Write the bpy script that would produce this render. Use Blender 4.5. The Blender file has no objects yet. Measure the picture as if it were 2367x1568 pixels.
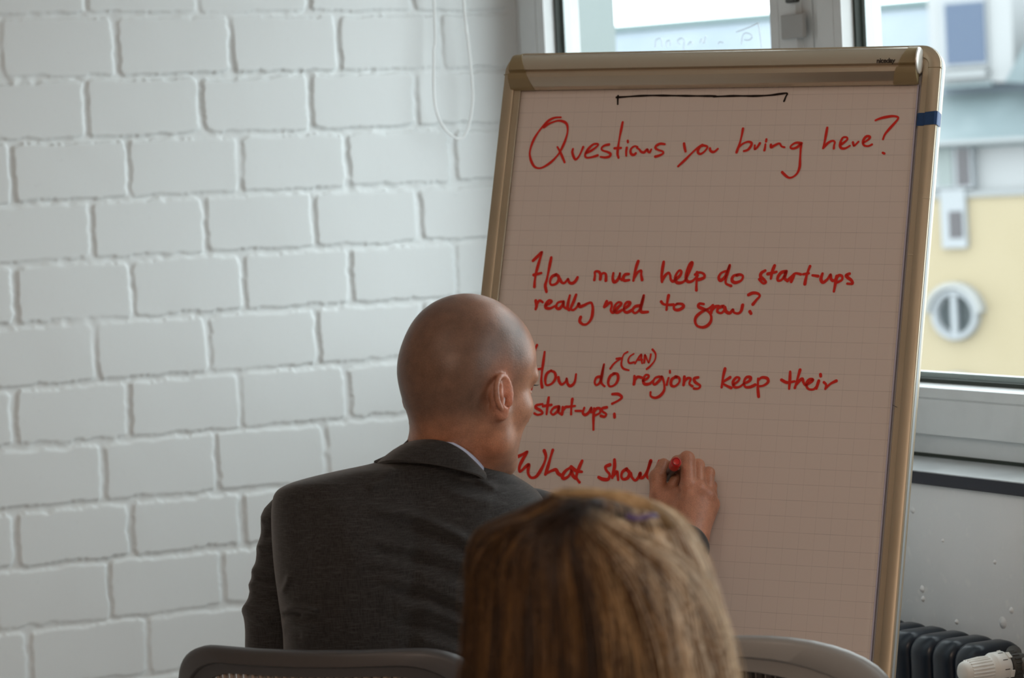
import bpy, math, random
import numpy as np
from mathutils import Matrix, Vector
random.seed(7); rng = np.random.default_rng(7)
scene = bpy.context.scene
COL = scene.collection
V = lambda *a: np.array(a, float)

# ------------------------------------------------------------------ camera
FPX, CX, CY = 6755.0, 2367/2, 1568/2
CAMP = V(0, -5.7836, 1.48)
YAW, PITCH, ROLL = 0.4697, -0.0560, -0.0504
def _basis():
    F = V(math.sin(YAW)*math.cos(PITCH), math.cos(YAW)*math.cos(PITCH), math.sin(PITCH))
    r = np.cross(F, V(0, 0, 1)); r /= np.linalg.norm(r); u = np.cross(r, F)
    c, s = math.cos(ROLL), math.sin(ROLL)
    return c*r+s*u, -s*r+c*u, F
CR, CU, CF = _basis()
def at(u, v, z):                        # the point at depth z (m) seen at pixel u, v of the photograph
    return CAMP + CF*z + CR*((u-CX)/FPX*z) - CU*((v-CY)/FPX*z)
def ray(u, v): return CF + CR*((u-CX)/FPX) - CU*((v-CY)/FPX)
def hit(u, v, P, n):                    # where that view line meets a plane
    d = ray(u, v); return CAMP + d*(((P-CAMP)@n)/(d@n))
cd = bpy.data.cameras.new('camera'); cam = bpy.data.objects.new('camera', cd); COL.objects.link(cam)
M = Matrix.Identity(4)
for i in range(3):
    M[i][0], M[i][1], M[i][2], M[i][3] = CR[i], CU[i], -CF[i], CAMP[i]
cam.matrix_world = M
cd.sensor_fit = 'HORIZONTAL'; cd.sensor_width = 36.0; cd.lens = FPX/2367*36.0
cd.dof.use_dof = True; cd.dof.focus_distance = 4.22; cd.dof.aperture_fstop = 7.5; cd.clip_end = 500
scene.camera = cam

# ------------------------------------------------------------------ sky, lamps, exposure
W = bpy.data.worlds.new('overcast_sky'); scene.world = W; W.use_nodes = True
nt = W.node_tree; bg = nt.nodes['Background']
bg.inputs['Color'].default_value = (0.90, 0.965, 1.0, 1); bg.inputs['Strength'].default_value = 4.5
scene.view_settings.view_transform = 'Standard'; scene.view_settings.look = 'None'
scene.view_settings.exposure = 0.0; scene.view_settings.gamma = 1.0; scene.view_settings.use_curve_mapping = False
scene.cycles.use_denoising = True
scene.cycles.max_bounces = 8; scene.cycles.diffuse_bounces = 5; scene.cycles.transparent_max_bounces = 12
scene.cycles.sample_clamp_indirect = 6.0
def portal(name, y0, y1, z0, z1):
    l = bpy.data.lights.new(name, 'AREA'); l.shape = 'RECTANGLE'; l.size = abs(y1-y0); l.size_y = z1-z0
    l.cycles.is_portal = True
    o = bpy.data.objects.new(name, l); COL.objects.link(o)
    o.location = (3.07, (y0+y1)/2, (z0+z1)/2); o.rotation_euler = (math.pi/2, 0, math.pi/2)
portal('window_daylight', -0.05, -2.70, 1.0, 2.55)
portal('second_window_daylight', -3.32, -4.18, 1.0, 2.55)
def lamp(name, loc, size, power, col):
    l = bpy.data.lights.new(name, 'AREA'); l.shape = 'RECTANGLE'; l.size = size[0]; l.size_y = size[1]
    l.energy = power; l.color = col
    o = bpy.data.objects.new(name, l); COL.objects.link(o); o.location = loc
lamp('ceiling_lamp_light', (0.3, -3.5, 2.93), (1.3, 0.3), 5, (1.0, 0.76, 0.60))
lamp('rear_ceiling_lamp_light', (-0.2, -6.4, 2.93), (1.3, 0.3), 66, (1.0, 0.77, 0.62))

# ------------------------------------------------------------------ materials
def mat(name, col, rough=0.6, metal=0.0, spec=0.5, noise=None, bump=None, sss=0, coat=0, sheen=0):
    m = bpy.data.materials.new(name); m.use_nodes = True
    n = m.node_tree; b = n.nodes['Principled BSDF']
    b.inputs['Base Color'].default_value = (*col, 1); b.inputs['Roughness'].default_value = rough
    b.inputs['Metallic'].default_value = metal; b.inputs['Specular IOR Level'].default_value = spec
    if sss:
        b.inputs['Subsurface Weight'].default_value = sss; b.inputs['Subsurface Radius'].default_value = (0.9, 0.35, 0.2)
        b.inputs['Subsurface Scale'].default_value = 0.008
    if coat: b.inputs['Coat Weight'].default_value = coat; b.inputs['Coat Roughness'].default_value = 0.15
    if sheen: b.inputs['Sheen Weight'].default_value = sheen; b.inputs['Sheen Roughness'].default_value = 0.5
    tc = n.nodes.new('ShaderNodeTexCoord')
    def tex(scale, detail=4, vec=None):
        t = n.nodes.new('ShaderNodeTexNoise'); t.inputs['Detail'].default_value = detail
        if isinstance(scale, tuple):
            mp = n.nodes.new('ShaderNodeMapping'); mp.inputs['Scale'].default_value = scale
            n.links.new(tc.outputs['Object'], mp.inputs['Vector']); n.links.new(mp.outputs['Vector'], t.inputs['Vector'])
            t.inputs['Scale'].default_value = 1.0
        else:
            n.links.new(tc.outputs['Object'], t.inputs['Vector']); t.inputs['Scale'].default_value = scale
        return t
    cur = None
    for (sc, col2, lo, hi) in (noise or []):
        t = tex(sc); rp = n.nodes.new('ShaderNodeMapRange'); rp.inputs['From Min'].default_value = lo; rp.inputs['From Max'].default_value = hi
        n.links.new(t.outputs['Fac'], rp.inputs['Value'])
        mx = n.nodes.new('ShaderNodeMix'); mx.data_type = 'RGBA'
        n.links.new(rp.outputs['Result'], mx.inputs['Factor'])
        if cur is None: mx.inputs['A'].default_value = (*col, 1)
        else: n.links.new(cur, mx.inputs['A'])
        mx.inputs['B'].default_value = (*col2, 1); cur = mx.outputs['Result']
    if cur is not None: n.links.new(cur, b.inputs['Base Color'])
    prev = None
    for (sc, strength, dist) in (bump or []):
        t = tex(sc, 6); bp = n.nodes.new('ShaderNodeBump'); bp.inputs['Strength'].default_value = strength; bp.inputs['Distance'].default_value = dist
        n.links.new(t.outputs['Fac'], bp.inputs['Height'])
        if prev is not None: n.links.new(prev, bp.inputs['Normal'])
        prev = bp.outputs['Normal']
    if prev is not None: n.links.new(prev, b.inputs['Normal'])
    m['cur'] = 0
    return m
def N(m): return m.node_tree

MAT = {}
MAT['brick_paint'] = mat('white_brick_paint', (0.78, 0.815, 0.82), 0.55, noise=[(3.0, (0.77, 0.80, 0.805), 0.45, 0.75), (60.0, (0.74, 0.77, 0.775), 0.66, 0.82)],
                         bump=[(35.0, 0.06, 0.003), (160.0, 0.06, 0.001)])
MAT['plaster'] = mat('white_plaster', (0.82, 0.835, 0.845), 0.7, noise=[(5.0, (0.75, 0.775, 0.79), 0.45, 0.7), (40.0, (0.86, 0.87, 0.87), 0.60, 0.75)], bump=[(25.0, 0.3, 0.004)])
MAT['ceiling'] = mat('ceiling_paint', (0.80, 0.78, 0.74), 0.8)
MAT['room_wall'] = mat('warm_room_wall', (0.62, 0.50, 0.40), 0.8)
MAT['floor'] = mat('pale_grey_floor', (0.58, 0.59, 0.60), 0.5, noise=[(3.0, (0.52, 0.53, 0.54), 0.4, 0.7)])
MAT['window_paint'] = mat('window_frame_grey', (0.70, 0.725, 0.73), 0.35, noise=[(14.0, (0.64, 0.665, 0.67), 0.5, 0.8)])
MAT['gasket'] = mat('black_rubber', (0.012, 0.02, 0.012), 0.5)
MAT['spacer'] = mat('spacer_metal', (0.45, 0.50, 0.50), 0.4, 0.5)
MAT['sill_top'] = mat('sill_grey', (0.50, 0.52, 0.53), 0.35, noise=[(8.0, (0.38, 0.40, 0.41), 0.45, 0.7)])
MAT['sill_edge'] = mat('sill_navy_edge', (0.012, 0.015, 0.028), 0.35)
MAT['hinge'] = mat('hinge_grey', (0.40, 0.40, 0.39), 0.5)
MAT['champagne'] = mat('champagne_metal', (0.50, 0.425, 0.31), 0.36, 0.45, noise=[(9.0, (0.46, 0.39, 0.28), 0.45, 0.7)])
MAT['clamp'] = mat('clamp_metal', (0.54, 0.46, 0.35), 0.22, 0.6, coat=0.6)
MAT['edge'] = mat('frame_edge_grey', (0.40, 0.425, 0.43), 0.5)
MAT['scratch'] = mat('pale_scratch', (0.70, 0.62, 0.48), 0.5)
MAT['cap'] = mat('cap_plastic', (0.30, 0.235, 0.125), 0.45)
MAT['silver'] = mat('silver_plastic', (0.72, 0.72, 0.68), 0.3, 0.4)
MAT['board'] = mat('board_white', (0.75, 0.75, 0.75), 0.5)
MAT['tape'] = mat('blue_tape', (0.003, 0.055, 0.19), 0.5)
MAT['red_ink'] = mat('red_ink', (0.74, 0.034, 0.022), 0.6, spec=0.2)
MAT['black_ink'] = mat('black_ink', (0.012, 0.006, 0.003), 0.6, spec=0.2)
MAT['brand_ink'] = mat('brand_ink', (0.02, 0.012, 0.008), 0.6)
MAT['glass_ink'] = mat('faded_glass_ink', (0.80, 0.84, 0.88), 0.8)
MAT['chair'] = mat('grey_chair_plastic', (0.24, 0.235, 0.225), 0.42)
MAT['chair_dark'] = mat('dark_chair_plastic', (0.055, 0.053, 0.055), 0.42)
MAT['chair_inner'] = mat('chair_inner_plastic', (0.13, 0.115, 0.105), 0.55)
MAT['slats_dark'] = mat('dark_chair_mesh', (0.03, 0.026, 0.024), 0.7)
MAT['slats'] = mat('chair_slats', (0.34, 0.27, 0.22), 0.6)
MAT['chair_metal'] = mat('chair_leg_metal', (0.5, 0.5, 0.5), 0.3, 0.9)
MAT['radiator'] = mat('radiator_enamel', (0.008, 0.015, 0.026), 0.30, spec=0.42, noise=[(30.0, (0.012, 0.02, 0.032), 0.5, 0.8)], bump=[(60.0, 0.1, 0.003)])
MAT['valve_white'] = mat('valve_plastic', (0.80, 0.81, 0.78), 0.35)
MAT['valve_dark'] = mat('valve_dark', (0.05, 0.05, 0.045), 0.5)
MAT['pipe'] = mat('pipe_metal', (0.22, 0.20, 0.18), 0.5, 0.3)
MAT['cord'] = mat('cord_white', (0.86, 0.88, 0.88), 0.6)
MAT['jacket'] = mat('charcoal_wool', (0.036, 0.0355, 0.036), 0.85, spec=0.15, sheen=0.25,
    noise=[((900.0, 900.0, 60.0), (0.020, 0.0195, 0.0198), 0.42, 0.62), ((70.0, 70.0, 900.0), (0.054, 0.0535, 0.055), 0.50, 0.70)],
    bump=[((900.0, 900.0, 60.0), 0.15, 0.0006), ((70.0, 70.0, 900.0), 0.15, 0.0006)])
MAT['jacket_seam'] = mat('dark_seam', (0.012, 0.012, 0.012), 0.9)
MAT['shirt'] = mat('pale_blue_shirt', (0.50, 0.58, 0.78), 0.7)
MAT['trousers'] = mat('charcoal_trousers', (0.05, 0.05, 0.05), 0.85)
MAT['shoe'] = mat('black_leather', (0.015, 0.013, 0.012), 0.35)
MAT['top'] = mat('dark_knit_top', (0.05, 0.05, 0.07), 0.9)
MAT['pen_body'] = mat('pen_grey', (0.06, 0.07, 0.085), 0.35)
MAT['pen_red'] = mat('pen_red', (0.62, 0.010, 0.008), 0.3)
MAT['pen_ring'] = mat('pen_dark_ring', (0.12, 0.0, 0.0), 0.4)
MAT['clip'] = mat('purple_hair_clip', (0.10, 0.07, 0.22), 0.3)
MAT['facade'] = mat('yellow_render', (0.300, 0.252, 0.165), 0.85, noise=[(0.6, (0.285, 0.238, 0.152), 0.4, 0.7)])
MAT['facade_white'] = mat('white_render', (0.285, 0.292, 0.297), 0.8)
MAT['roof'] = mat('pale_slate_roof', (0.175, 0.21, 0.245), 0.5, spec=0.25, noise=[(0.35, (0.21, 0.243, 0.275), 0.45, 0.6)])
MAT['roof_low'] = mat('green_grey_roof', (0.115, 0.15, 0.16), 0.6, noise=[(0.9, (0.16, 0.195, 0.205), 0.45, 0.65)])
MAT['ridge'] = mat('ridge_tiles', (0.12, 0.17, 0.17), 0.7)
MAT['gutter'] = mat('gutter_grey', (0.21, 0.22, 0.225), 0.6)
MAT['pane_blue'] = mat('dormer_pane', (0.04, 0.065, 0.115), 0.2)
MAT['pane_dark'] = mat('dark_pane', (0.05, 0.045, 0.05), 0.2)
MAT['pane_grey'] = mat('round_pane', (0.035, 0.045, 0.048), 0.35, spec=0.25, noise=[(2.0, (0.07, 0.10, 0.105), 0.5, 0.65)])
MAT['win_white'] = mat('white_window_frame', (0.25, 0.265, 0.28), 0.5)
MAT['arch'] = mat('arch_plaster', (0.26, 0.265, 0.26), 0.7)
MAT['pier_out'] = mat('pale_concrete', (0.185, 0.212, 0.208), 0.8, noise=[(1.5, (0.165, 0.192, 0.188), 0.4, 0.7)])
MAT['street'] = mat('street_asphalt', (0.25, 0.25, 0.25), 0.9)

# window glass: mostly clear with a fresnel sheen
g = bpy.data.materials.new('window_glass'); g.use_nodes = True; n = g.node_tree; n.nodes.clear()
o_ = n.nodes.new('ShaderNodeOutputMaterial'); tr = n.nodes.new('ShaderNodeBsdfTransparent'); gl = n.nodes.new('ShaderNodeBsdfGlossy')
tr.inputs['Color'].default_value = (0.95, 0.97, 0.965, 1); gl.inputs['Roughness'].default_value = 0.02
lw = n.nodes.new('ShaderNodeLayerWeight'); pw = n.nodes.new('ShaderNodeMath'); pw.operation = 'POWER'; pw.inputs[1].default_value = 5.0
ma = n.nodes.new('ShaderNodeMath'); ma.operation = 'MULTIPLY_ADD'; ma.inputs[1].default_value = 0.45; ma.inputs[2].default_value = 0.02
n.links.new(lw.outputs['Facing'], pw.inputs[0]); n.links.new(pw.outputs[0], ma.inputs[0])
mx = n.nodes.new('ShaderNodeMixShader'); n.links.new(ma.outputs[0], mx.inputs['Fac'])
n.links.new(tr.outputs[0], mx.inputs[1]); n.links.new(gl.outputs[0], mx.inputs[2]); n.links.new(mx.outputs[0], o_.inputs['Surface'])
MAT['glass'] = g

# squared flip chart paper: thin printed grid every 25 mm, in paper coordinates (UV = metres)
p = mat('squared_paper', (0.78, 0.70, 0.655), 0.75, spec=0.2); n = N(p); b = n.nodes['Principled BSDF']
uv = n.nodes.new('ShaderNodeUVMap'); sp = n.nodes.new('ShaderNodeSeparateXYZ'); n.links.new(uv.outputs['UV'], sp.inputs[0])
def mth(op, a, c=None):
    k = n.nodes.new('ShaderNodeMath'); k.operation = op
    for i, x in enumerate((a, c)):
        if x is None: continue
        if isinstance(x, (int, float)): k.inputs[i].default_value = x
        else: n.links.new(x, k.inputs[i])
    return k.outputs[0]
def gridline(o, off):
    f = mth('FRACT', mth('MULTIPLY', mth('ADD', o, off), 40.0)); d = mth('ABSOLUTE', mth('SUBTRACT', f, 0.5))
    return mth('GREATER_THAN', d, 0.484)
lx = gridline(sp.outputs['X'], 10.34); ly = gridline(sp.outputs['Y'], 10.013)
nz = n.nodes.new('ShaderNodeTexNoise'); nz.inputs['Scale'].default_value = 25.0; n.links.new(uv.outputs['UV'], nz.inputs['Vector'])
fa = mth('ADD', mth('MULTIPLY', lx, 0.42), mth('MULTIPLY', ly, 0.85)); fa = mth('MULTIPLY', mth('MINIMUM', fa, 1.0), mth('MULTIPLY', nz.outputs['Fac'], 1.35))
mx = n.nodes.new('ShaderNodeMix'); mx.data_type = 'RGBA'; n.links.new(fa, mx.inputs['Factor'])
mx.inputs['A'].default_value = (0.78, 0.70, 0.655, 1); mx.inputs['B'].default_value = (0.52, 0.46, 0.44, 1)
n.links.new(mx.outputs['Result'], b.inputs['Base Color'])
MAT['paper'] = p
MAT['paper_edge'] = mat('sheet_edges', (0.62, 0.62, 0.78), 0.7)

# skin: colour attribute carries the complexion (shaved scalp, lips, brows)
def attr_mat(name, rough, sss, spec, bump):
    m = mat(name, (0.5, 0.3, 0.2), rough, spec=spec, sss=sss, bump=bump); n = N(m); b = n.nodes['Principled BSDF']
    a = n.nodes.new('ShaderNodeAttribute'); a.attribute_name = 'tint'
    t = n.nodes.new('ShaderNodeTexNoise'); t.inputs['Scale'].default_value = 55.0; t.inputs['Detail'].default_value = 5
    tc = n.nodes.new('ShaderNodeTexCoord'); n.links.new(tc.outputs['Object'], t.inputs['Vector'])
    rp = n.nodes.new('ShaderNodeMapRange'); rp.inputs['To Min'].default_value = 0.66; rp.inputs['To Max'].default_value = 1.34
    t2 = n.nodes.new('ShaderNodeTexNoise'); t2.inputs['Scale'].default_value = 700.0; t2.inputs['Detail'].default_value = 3
    n.links.new(tc.outputs['Object'], t2.inputs['Vector'])
    ad = n.nodes.new('ShaderNodeMath'); ad.operation = 'ADD'; n.links.new(t.outputs['Fac'], ad.inputs[0]); n.links.new(t2.outputs['Fac'], ad.inputs[1])
    rp.inputs['From Min'].default_value = 0.6; rp.inputs['From Max'].default_value = 1.4
    n.links.new(ad.outputs[0], rp.inputs['Value'])
    mm = n.nodes.new('ShaderNodeVectorMath'); mm.operation = 'SCALE'
    n.links.new(a.outputs['Color'], mm.inputs[0]); n.links.new(rp.outputs['Result'], mm.inputs['Scale']); n.links.new(mm.outputs[0], b.inputs['Base Color'])
    return m
MAT['skin'] = attr_mat('skin', 0.40, 0.2, 0.5, [(420.0, 0.25, 0.001)])
h = attr_mat('blonde_hair', 0.42, 0, 0.5, None); MAT['hair'] = h

# ------------------------------------------------------------------ object helpers
def mesh_obj(name, v, f, m, parent=None, smooth=True, uv=None, tint=None):
    v = np.asarray(v, np.float32).reshape(-1, 3); me = bpy.data.meshes.new(name)
    if isinstance(f, np.ndarray):
        nf, k = f.shape
        me.vertices.add(len(v)); me.vertices.foreach_set('co', v.ravel())
        me.loops.add(nf*k); me.loops.foreach_set('vertex_index', f.astype(np.int32).ravel())
        me.polygons.add(nf); me.polygons.foreach_set('loop_start', np.arange(0, nf*k, k, dtype=np.int32))
        me.update(calc_edges=True); me.validate()
    else:
        me.from_pydata([tuple(x) for x in v], [], [tuple(x) for x in f])
    me.polygons.foreach_set('use_smooth', np.full(len(me.polygons), bool(smooth)))
    if uv is not None:
        l = me.uv_layers.new(name='UVMap'); li = np.empty(len(me.loops), np.int32); me.loops.foreach_get('vertex_index', li)
        l.data.foreach_set('uv', np.asarray(uv, np.float32)[li].ravel())
    if tint is not None:
        a = me.color_attributes.new('tint', 'FLOAT_COLOR', 'POINT')
        c = np.ones((len(v), 4), np.float32); c[:, :3] = tint; a.data.foreach_set('color', c.ravel())
    me.materials.append(MAT[m] if isinstance(m, str) else m)
    o = bpy.data.objects.new(name, me); COL.objects.link(o)
    if parent is not None: adopt(o, parent)
    else:                                            # origin at the foot of the thing
        mn, mxx = v.min(0), v.max(0); c = Vector(((mn[0]+mxx[0])/2, (mn[1]+mxx[1])/2, mn[2]))
        me.transform(Matrix.Translation(-c)); o.location = c
    return o
def world_of(o):
    return ((world_of(o.parent) @ o.matrix_parent_inverse) if o.parent else Matrix.Identity(4)) @ o.matrix_basis
def adopt(o, parent):
    o.parent = parent; o.matrix_parent_inverse = world_of(parent).inverted()
def empty(name, loc):
    o = bpy.data.objects.new(name, None); o.empty_display_size = 0.1; COL.objects.link(o); o.location = [float(x) for x in loc]; return o
def tag(o, label, cat, group=None):
    o['label'] = label; o['category'] = cat
    if group: o['group'] = group
    return o
def struct(o): o['kind'] = 'structure'; return o
class MB:
    def __init__(s): s.v = []; s.f = []
    def add(s, v, f):
        b = len(s.v); s.v += [tuple(map(float, x)) for x in v]; s.f += [tuple(int(i)+b for i in q) for q in f]; return s
    def box(s, lo, hi):
        x0, y0, z0 = lo; x1, y1, z1 = hi
        return s.add([(x0,y0,z0),(x1,y0,z0),(x1,y1,z0),(x0,y1,z0),(x0,y0,z1),(x1,y0,z1),(x1,y1,z1),(x0,y1,z1)],
                     [(0,3,2,1),(4,5,6,7),(0,1,5,4),(1,2,6,5),(2,3,7,6),(3,0,4,7)])
    def fbox(s, O, ax, ay, az, lo, hi):             # a box in the frame O, ax, ay, az
        m = MB().box(lo, hi); return s.add([O+ax*p[0]+ay*p[1]+az*p[2] for p in m.v], m.f)
    def tube(s, pts, r, n=10, cap=True):
        pts = [np.asarray(p, float) for p in pts]; rs = r if hasattr(r, '__len__') else [r]*len(pts)
        t0 = pts[1]-pts[0]; t0 /= np.linalg.norm(t0); up = V(0, 0, 1) if abs(t0[2]) < .9 else V(1, 0, 0)
        a = np.cross(t0, up); a /= np.linalg.norm(a); vs = []
        for i, p in enumerate(pts):
            t = pts[min(i+1, len(pts)-1)]-pts[max(i-1, 0)]; t = t/(np.linalg.norm(t)+1e-12)
            a = a-t*(a@t); a /= np.linalg.norm(a); b = np.cross(t, a)
            vs += [p+rs[i]*(math.cos(2*math.pi*k/n)*a+math.sin(2*math.pi*k/n)*b) for k in range(n)]
        fs = [(i*n+k, i*n+(k+1) % n, (i+1)*n+(k+1) % n, (i+1)*n+k) for i in range(len(pts)-1) for k in range(n)]
        if cap: fs += [tuple(range(n))[::-1], tuple((len(pts)-1)*n+k for k in range(n))]
        return s.add(vs, fs)
    def loft(s, rings, closed=True, cap=True):
        n = len(rings[0]); vs = [p for r in rings for p in r]; fs = []
        for i in range(len(rings)-1):
            for k in range(n if closed else n-1):
                k2 = (k+1) % n; fs.append((i*n+k, i*n+k2, (i+1)*n+k2, (i+1)*n+k))
        if cap and closed: fs += [tuple(range(n))[::-1], tuple((len(rings)-1)*n+k for k in range(n))]
        return s.add(vs, fs)
    def lathe(s, P, axis, prof, n=32):              # prof: (distance along axis, radius)
        axis = axis/np.linalg.norm(axis); a = np.cross(axis, V(0.1, 0.2, 1)); a /= np.linalg.norm(a); b = np.cross(axis, a)
        return s.loft([[P+axis*t+r*(math.cos(2*math.pi*k/n)*a+math.sin(2*math.pi*k/n)*b) for k in range(n)] for t, r in prof])
    def build(s, name, m, parent=None, smooth=False, bevel=0, seg=2, angle=40):
        o = mesh_obj(name, np.array(s.v), s.f, m, parent, smooth)
        if smooth and angle:
            bpy.context.view_layer.objects.active = o
            o.data.set_sharp_from_angle(angle=math.radians(angle))
        if bevel:
            k = o.modifiers.new('bevel', 'BEVEL'); k.width = bevel; k.segments = seg; k.limit_method = 'ANGLE'; k.angle_limit = math.radians(35)
            o.data.polygons.foreach_set('use_smooth', np.full(len(o.data.polygons), True)); o.data.set_sharp_from_angle(angle=math.radians(50))
        return o
def crom(P, n=6):
    P = np.asarray(P, float); out = [P[0]]
    if len(P) < 3: return np.array([P[0]+(P[-1]-P[0])*k/n for k in range(n+1)])
    for i in range(len(P)-1):
        p0, p1, p2, p3 = P[max(i-1, 0)], P[i], P[i+1], P[min(i+2, len(P)-1)]
        for k in range(1, n+1):
            t = k/n; out.append(.5*(2*p1+(p2-p0)*t+(2*p0-5*p1+4*p2-p3)*t*t+(3*p1-p0-3*p2+p3)*t**3))
    return np.array(out)

# ------------------------------------------------------------------ signed-distance modelling (bodies, hands)
def d_ell(P, c, r, A=None):
    q = P-c
    if A is not None: q = q@A
    k0 = np.linalg.norm(q/r, axis=-1); k1 = np.linalg.norm(q/(np.asarray(r)**2), axis=-1)+1e-9
    return k0*(k0-1)/k1
def d_cone(P, a, b, r1, r2):
    ba = b-a; l = ba@ba; t = np.clip(((P-a)@ba)/l, 0, 1)
    return np.linalg.norm(P-a-t[..., None]*ba, axis=-1)-(r1+(r2-r1)*t)
class SDF:
    def __init__(s): s.p = []
    def ell(s, c, r, A=None, k=.01, sub=False): s.p.append(('e', np.asarray(c, float), np.asarray(r, float), A, k, sub)); return s
    def cone(s, a, b, r1, r2, k=.01, sub=False): s.p.append(('c', np.asarray(a, float), np.asarray(b, float), (r1, r2), k, sub)); return s
    def mesh(s, h, smooth=2):
        lo, hi = [], []
        for p in s.p:
            if p[5]: continue
            if p[0] == 'e': m = np.full(3, p[2].max()); lo.append(p[1]-m); hi.append(p[1]+m)
            else: m = max(p[3]); lo.append(np.minimum(p[1], p[2])-m); hi.append(np.maximum(p[1], p[2])+m)
        lo = np.min(lo, 0)-3*h; hi = np.max(hi, 0)+3*h; n = np.ceil((hi-lo)/h).astype(int)+1
        D = np.full(n, 0.5, np.float32); ax = [lo[i]+h*np.arange(n[i]) for i in range(3)]
        for p in s.p:
            k = p[4]; pad = k*1.5+3*h
            if p[0] == 'e': m = np.full(3, p[2].max()); a, b = p[1]-m-pad, p[1]+m+pad
            else: m = max(p[3]); a, b = np.minimum(p[1], p[2])-m-pad, np.maximum(p[1], p[2])+m+pad
            i0 = np.clip(np.floor((a-lo)/h).astype(int), 0, n-1); i1 = np.clip(np.ceil((b-lo)/h).astype(int)+1, 1, n)
            sl = tuple(slice(i0[i], i1[i]) for i in range(3))
            P = np.stack(np.meshgrid(*[ax[i][sl[i]] for i in range(3)], indexing='ij'), -1)
            d = (d_ell(P, p[1], p[2], p[3]) if p[0] == 'e' else d_cone(P, p[1], p[2], *p[3])).astype(np.float32)
            c = D[sl]
            if p[5]:
                hh = np.clip(.5-.5*(c+d)/k, 0, 1); D[sl] = c+(-d-c)*hh+k*hh*(1-hh)
            else:
                hh = np.clip(.5+.5*(c-d)/k, 0, 1); D[sl] = c+(d-c)*hh-k*hh*(1-hh)
        v, f = nets(D); v = v*h+lo
        return relax(v, f, smooth), f
def nets(D):
    n = D.shape; S = D < 0; cnt = np.zeros(tuple(x-1 for x in n), np.int8)
    offs = [(i, j, k) for i in (0, 1) for j in (0, 1) for k in (0, 1)]
    for i, j, k in offs: cnt += S[i:n[0]-1+i, j:n[1]-1+j, k:n[2]-1+k]
    mk = (cnt > 0) & (cnt < 8); I = np.argwhere(mk); idx = np.full(mk.shape, -1, np.int32); idx[mk] = np.arange(len(I))
    pos = np.zeros((len(I), 3)); num = np.zeros(len(I))
    val = {o: D[I[:, 0]+o[0], I[:, 1]+o[1], I[:, 2]+o[2]] for o in offs}
    for a in offs:
        for x in range(3):
            if a[x]: continue
            b = list(a); b[x] = 1; b = tuple(b); da, db = val[a], val[b]; cr = (da < 0) != (db < 0)
            t = np.where(cr, da/(da-db+1e-20), 0); pt = np.array(a, float)+t[:, None]*(np.array(b)-np.array(a))
            pos[cr] += pt[cr]; num[cr] += 1
    v = I+pos/num[:, None]; F = []
    for x in range(3):
        y, z = (x+1) % 3, (x+2) % 3
        sl0 = [slice(None)]*3; sl1 = [slice(None)]*3; sl0[x] = slice(0, n[x]-1); sl1[x] = slice(1, n[x])
        A, B = S[tuple(sl0)], S[tuple(sl1)]; e = np.argwhere(A != B)
        e = e[(e[:, y] > 0) & (e[:, z] > 0) & (e[:, y] < n[y]-1) & (e[:, z] < n[z]-1)]
        inn = A[e[:, 0], e[:, 1], e[:, 2]]
        def cell(dy, dz):
            q = e.copy(); q[:, y] -= dy; q[:, z] -= dz; return idx[q[:, 0], q[:, 1], q[:, 2]]
        q = np.stack([cell(1, 1), cell(0, 1), cell(0, 0), cell(1, 0)], 1); q[~inn] = q[~inn][:, ::-1]; F.append(q)
    return v, np.concatenate(F)
def relax(v, f, it):
    e = np.concatenate([f[:, [0, 1]], f[:, [1, 2]], f[:, [2, 3]], f[:, [3, 0]]])
    for _ in range(it):
        s = np.zeros_like(v); c = np.zeros(len(v))
        for a, b in ((0, 1), (1, 0)):
            np.add.at(s, e[:, a], v[e[:, b]]); np.add.at(c, e[:, a], 1)
        v = v*.5+.5*s/np.maximum(c, 1)[:, None]
    return v
def px(v):                                             # view coordinates of points, used to lay cloth folds along the back
    q = v-CAMP; z = q@CF
    return CX+FPX*(q@CR)/z, CY-FPX*(q@CU)/z, z

# ================================================================== THE ROOM
XW = 2.985                                             # inner face of the window wall
# brick wall: painted blocks with recessed joints, as real relief
BED = [(-0.0126, 0.3669), (-0.0087, 0.2395), (-0.0066, 0.1142), (-0.0049, -0.0112), (-0.0071, -0.136), (-0.0068, -0.2614), (-0.0057, -0.3884), (-0.0042, -0.5104), (-0.0131, -0.6438), (-0.0092, -0.7607), (-0.0057, -0.8856)]                                          # (slope, height above the lens at x = 2.4) of each bed joint
PERP = [[1.9901, 2.238, 2.4884, 2.7347], [2.0513, 2.305, 2.5542, 2.798], [1.9769, 2.2301, 2.4812, 2.7301], [2.0614, 2.311, 2.5592, 2.8132], [1.9743, 2.2251, 2.4745, 2.7229], [1.8037, 2.0555, 2.3038, 2.5523, 2.8064], [1.967, 2.2176, 2.4684], [1.7852, 2.033, 2.2826, 2.5315], [1.9694, 2.2212, 2.4728], [1.7724, 2.0222, 2.2708], [1.9691, 2.2195], [1.7862, 2.0426]]                                        # upright joints of each course
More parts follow.
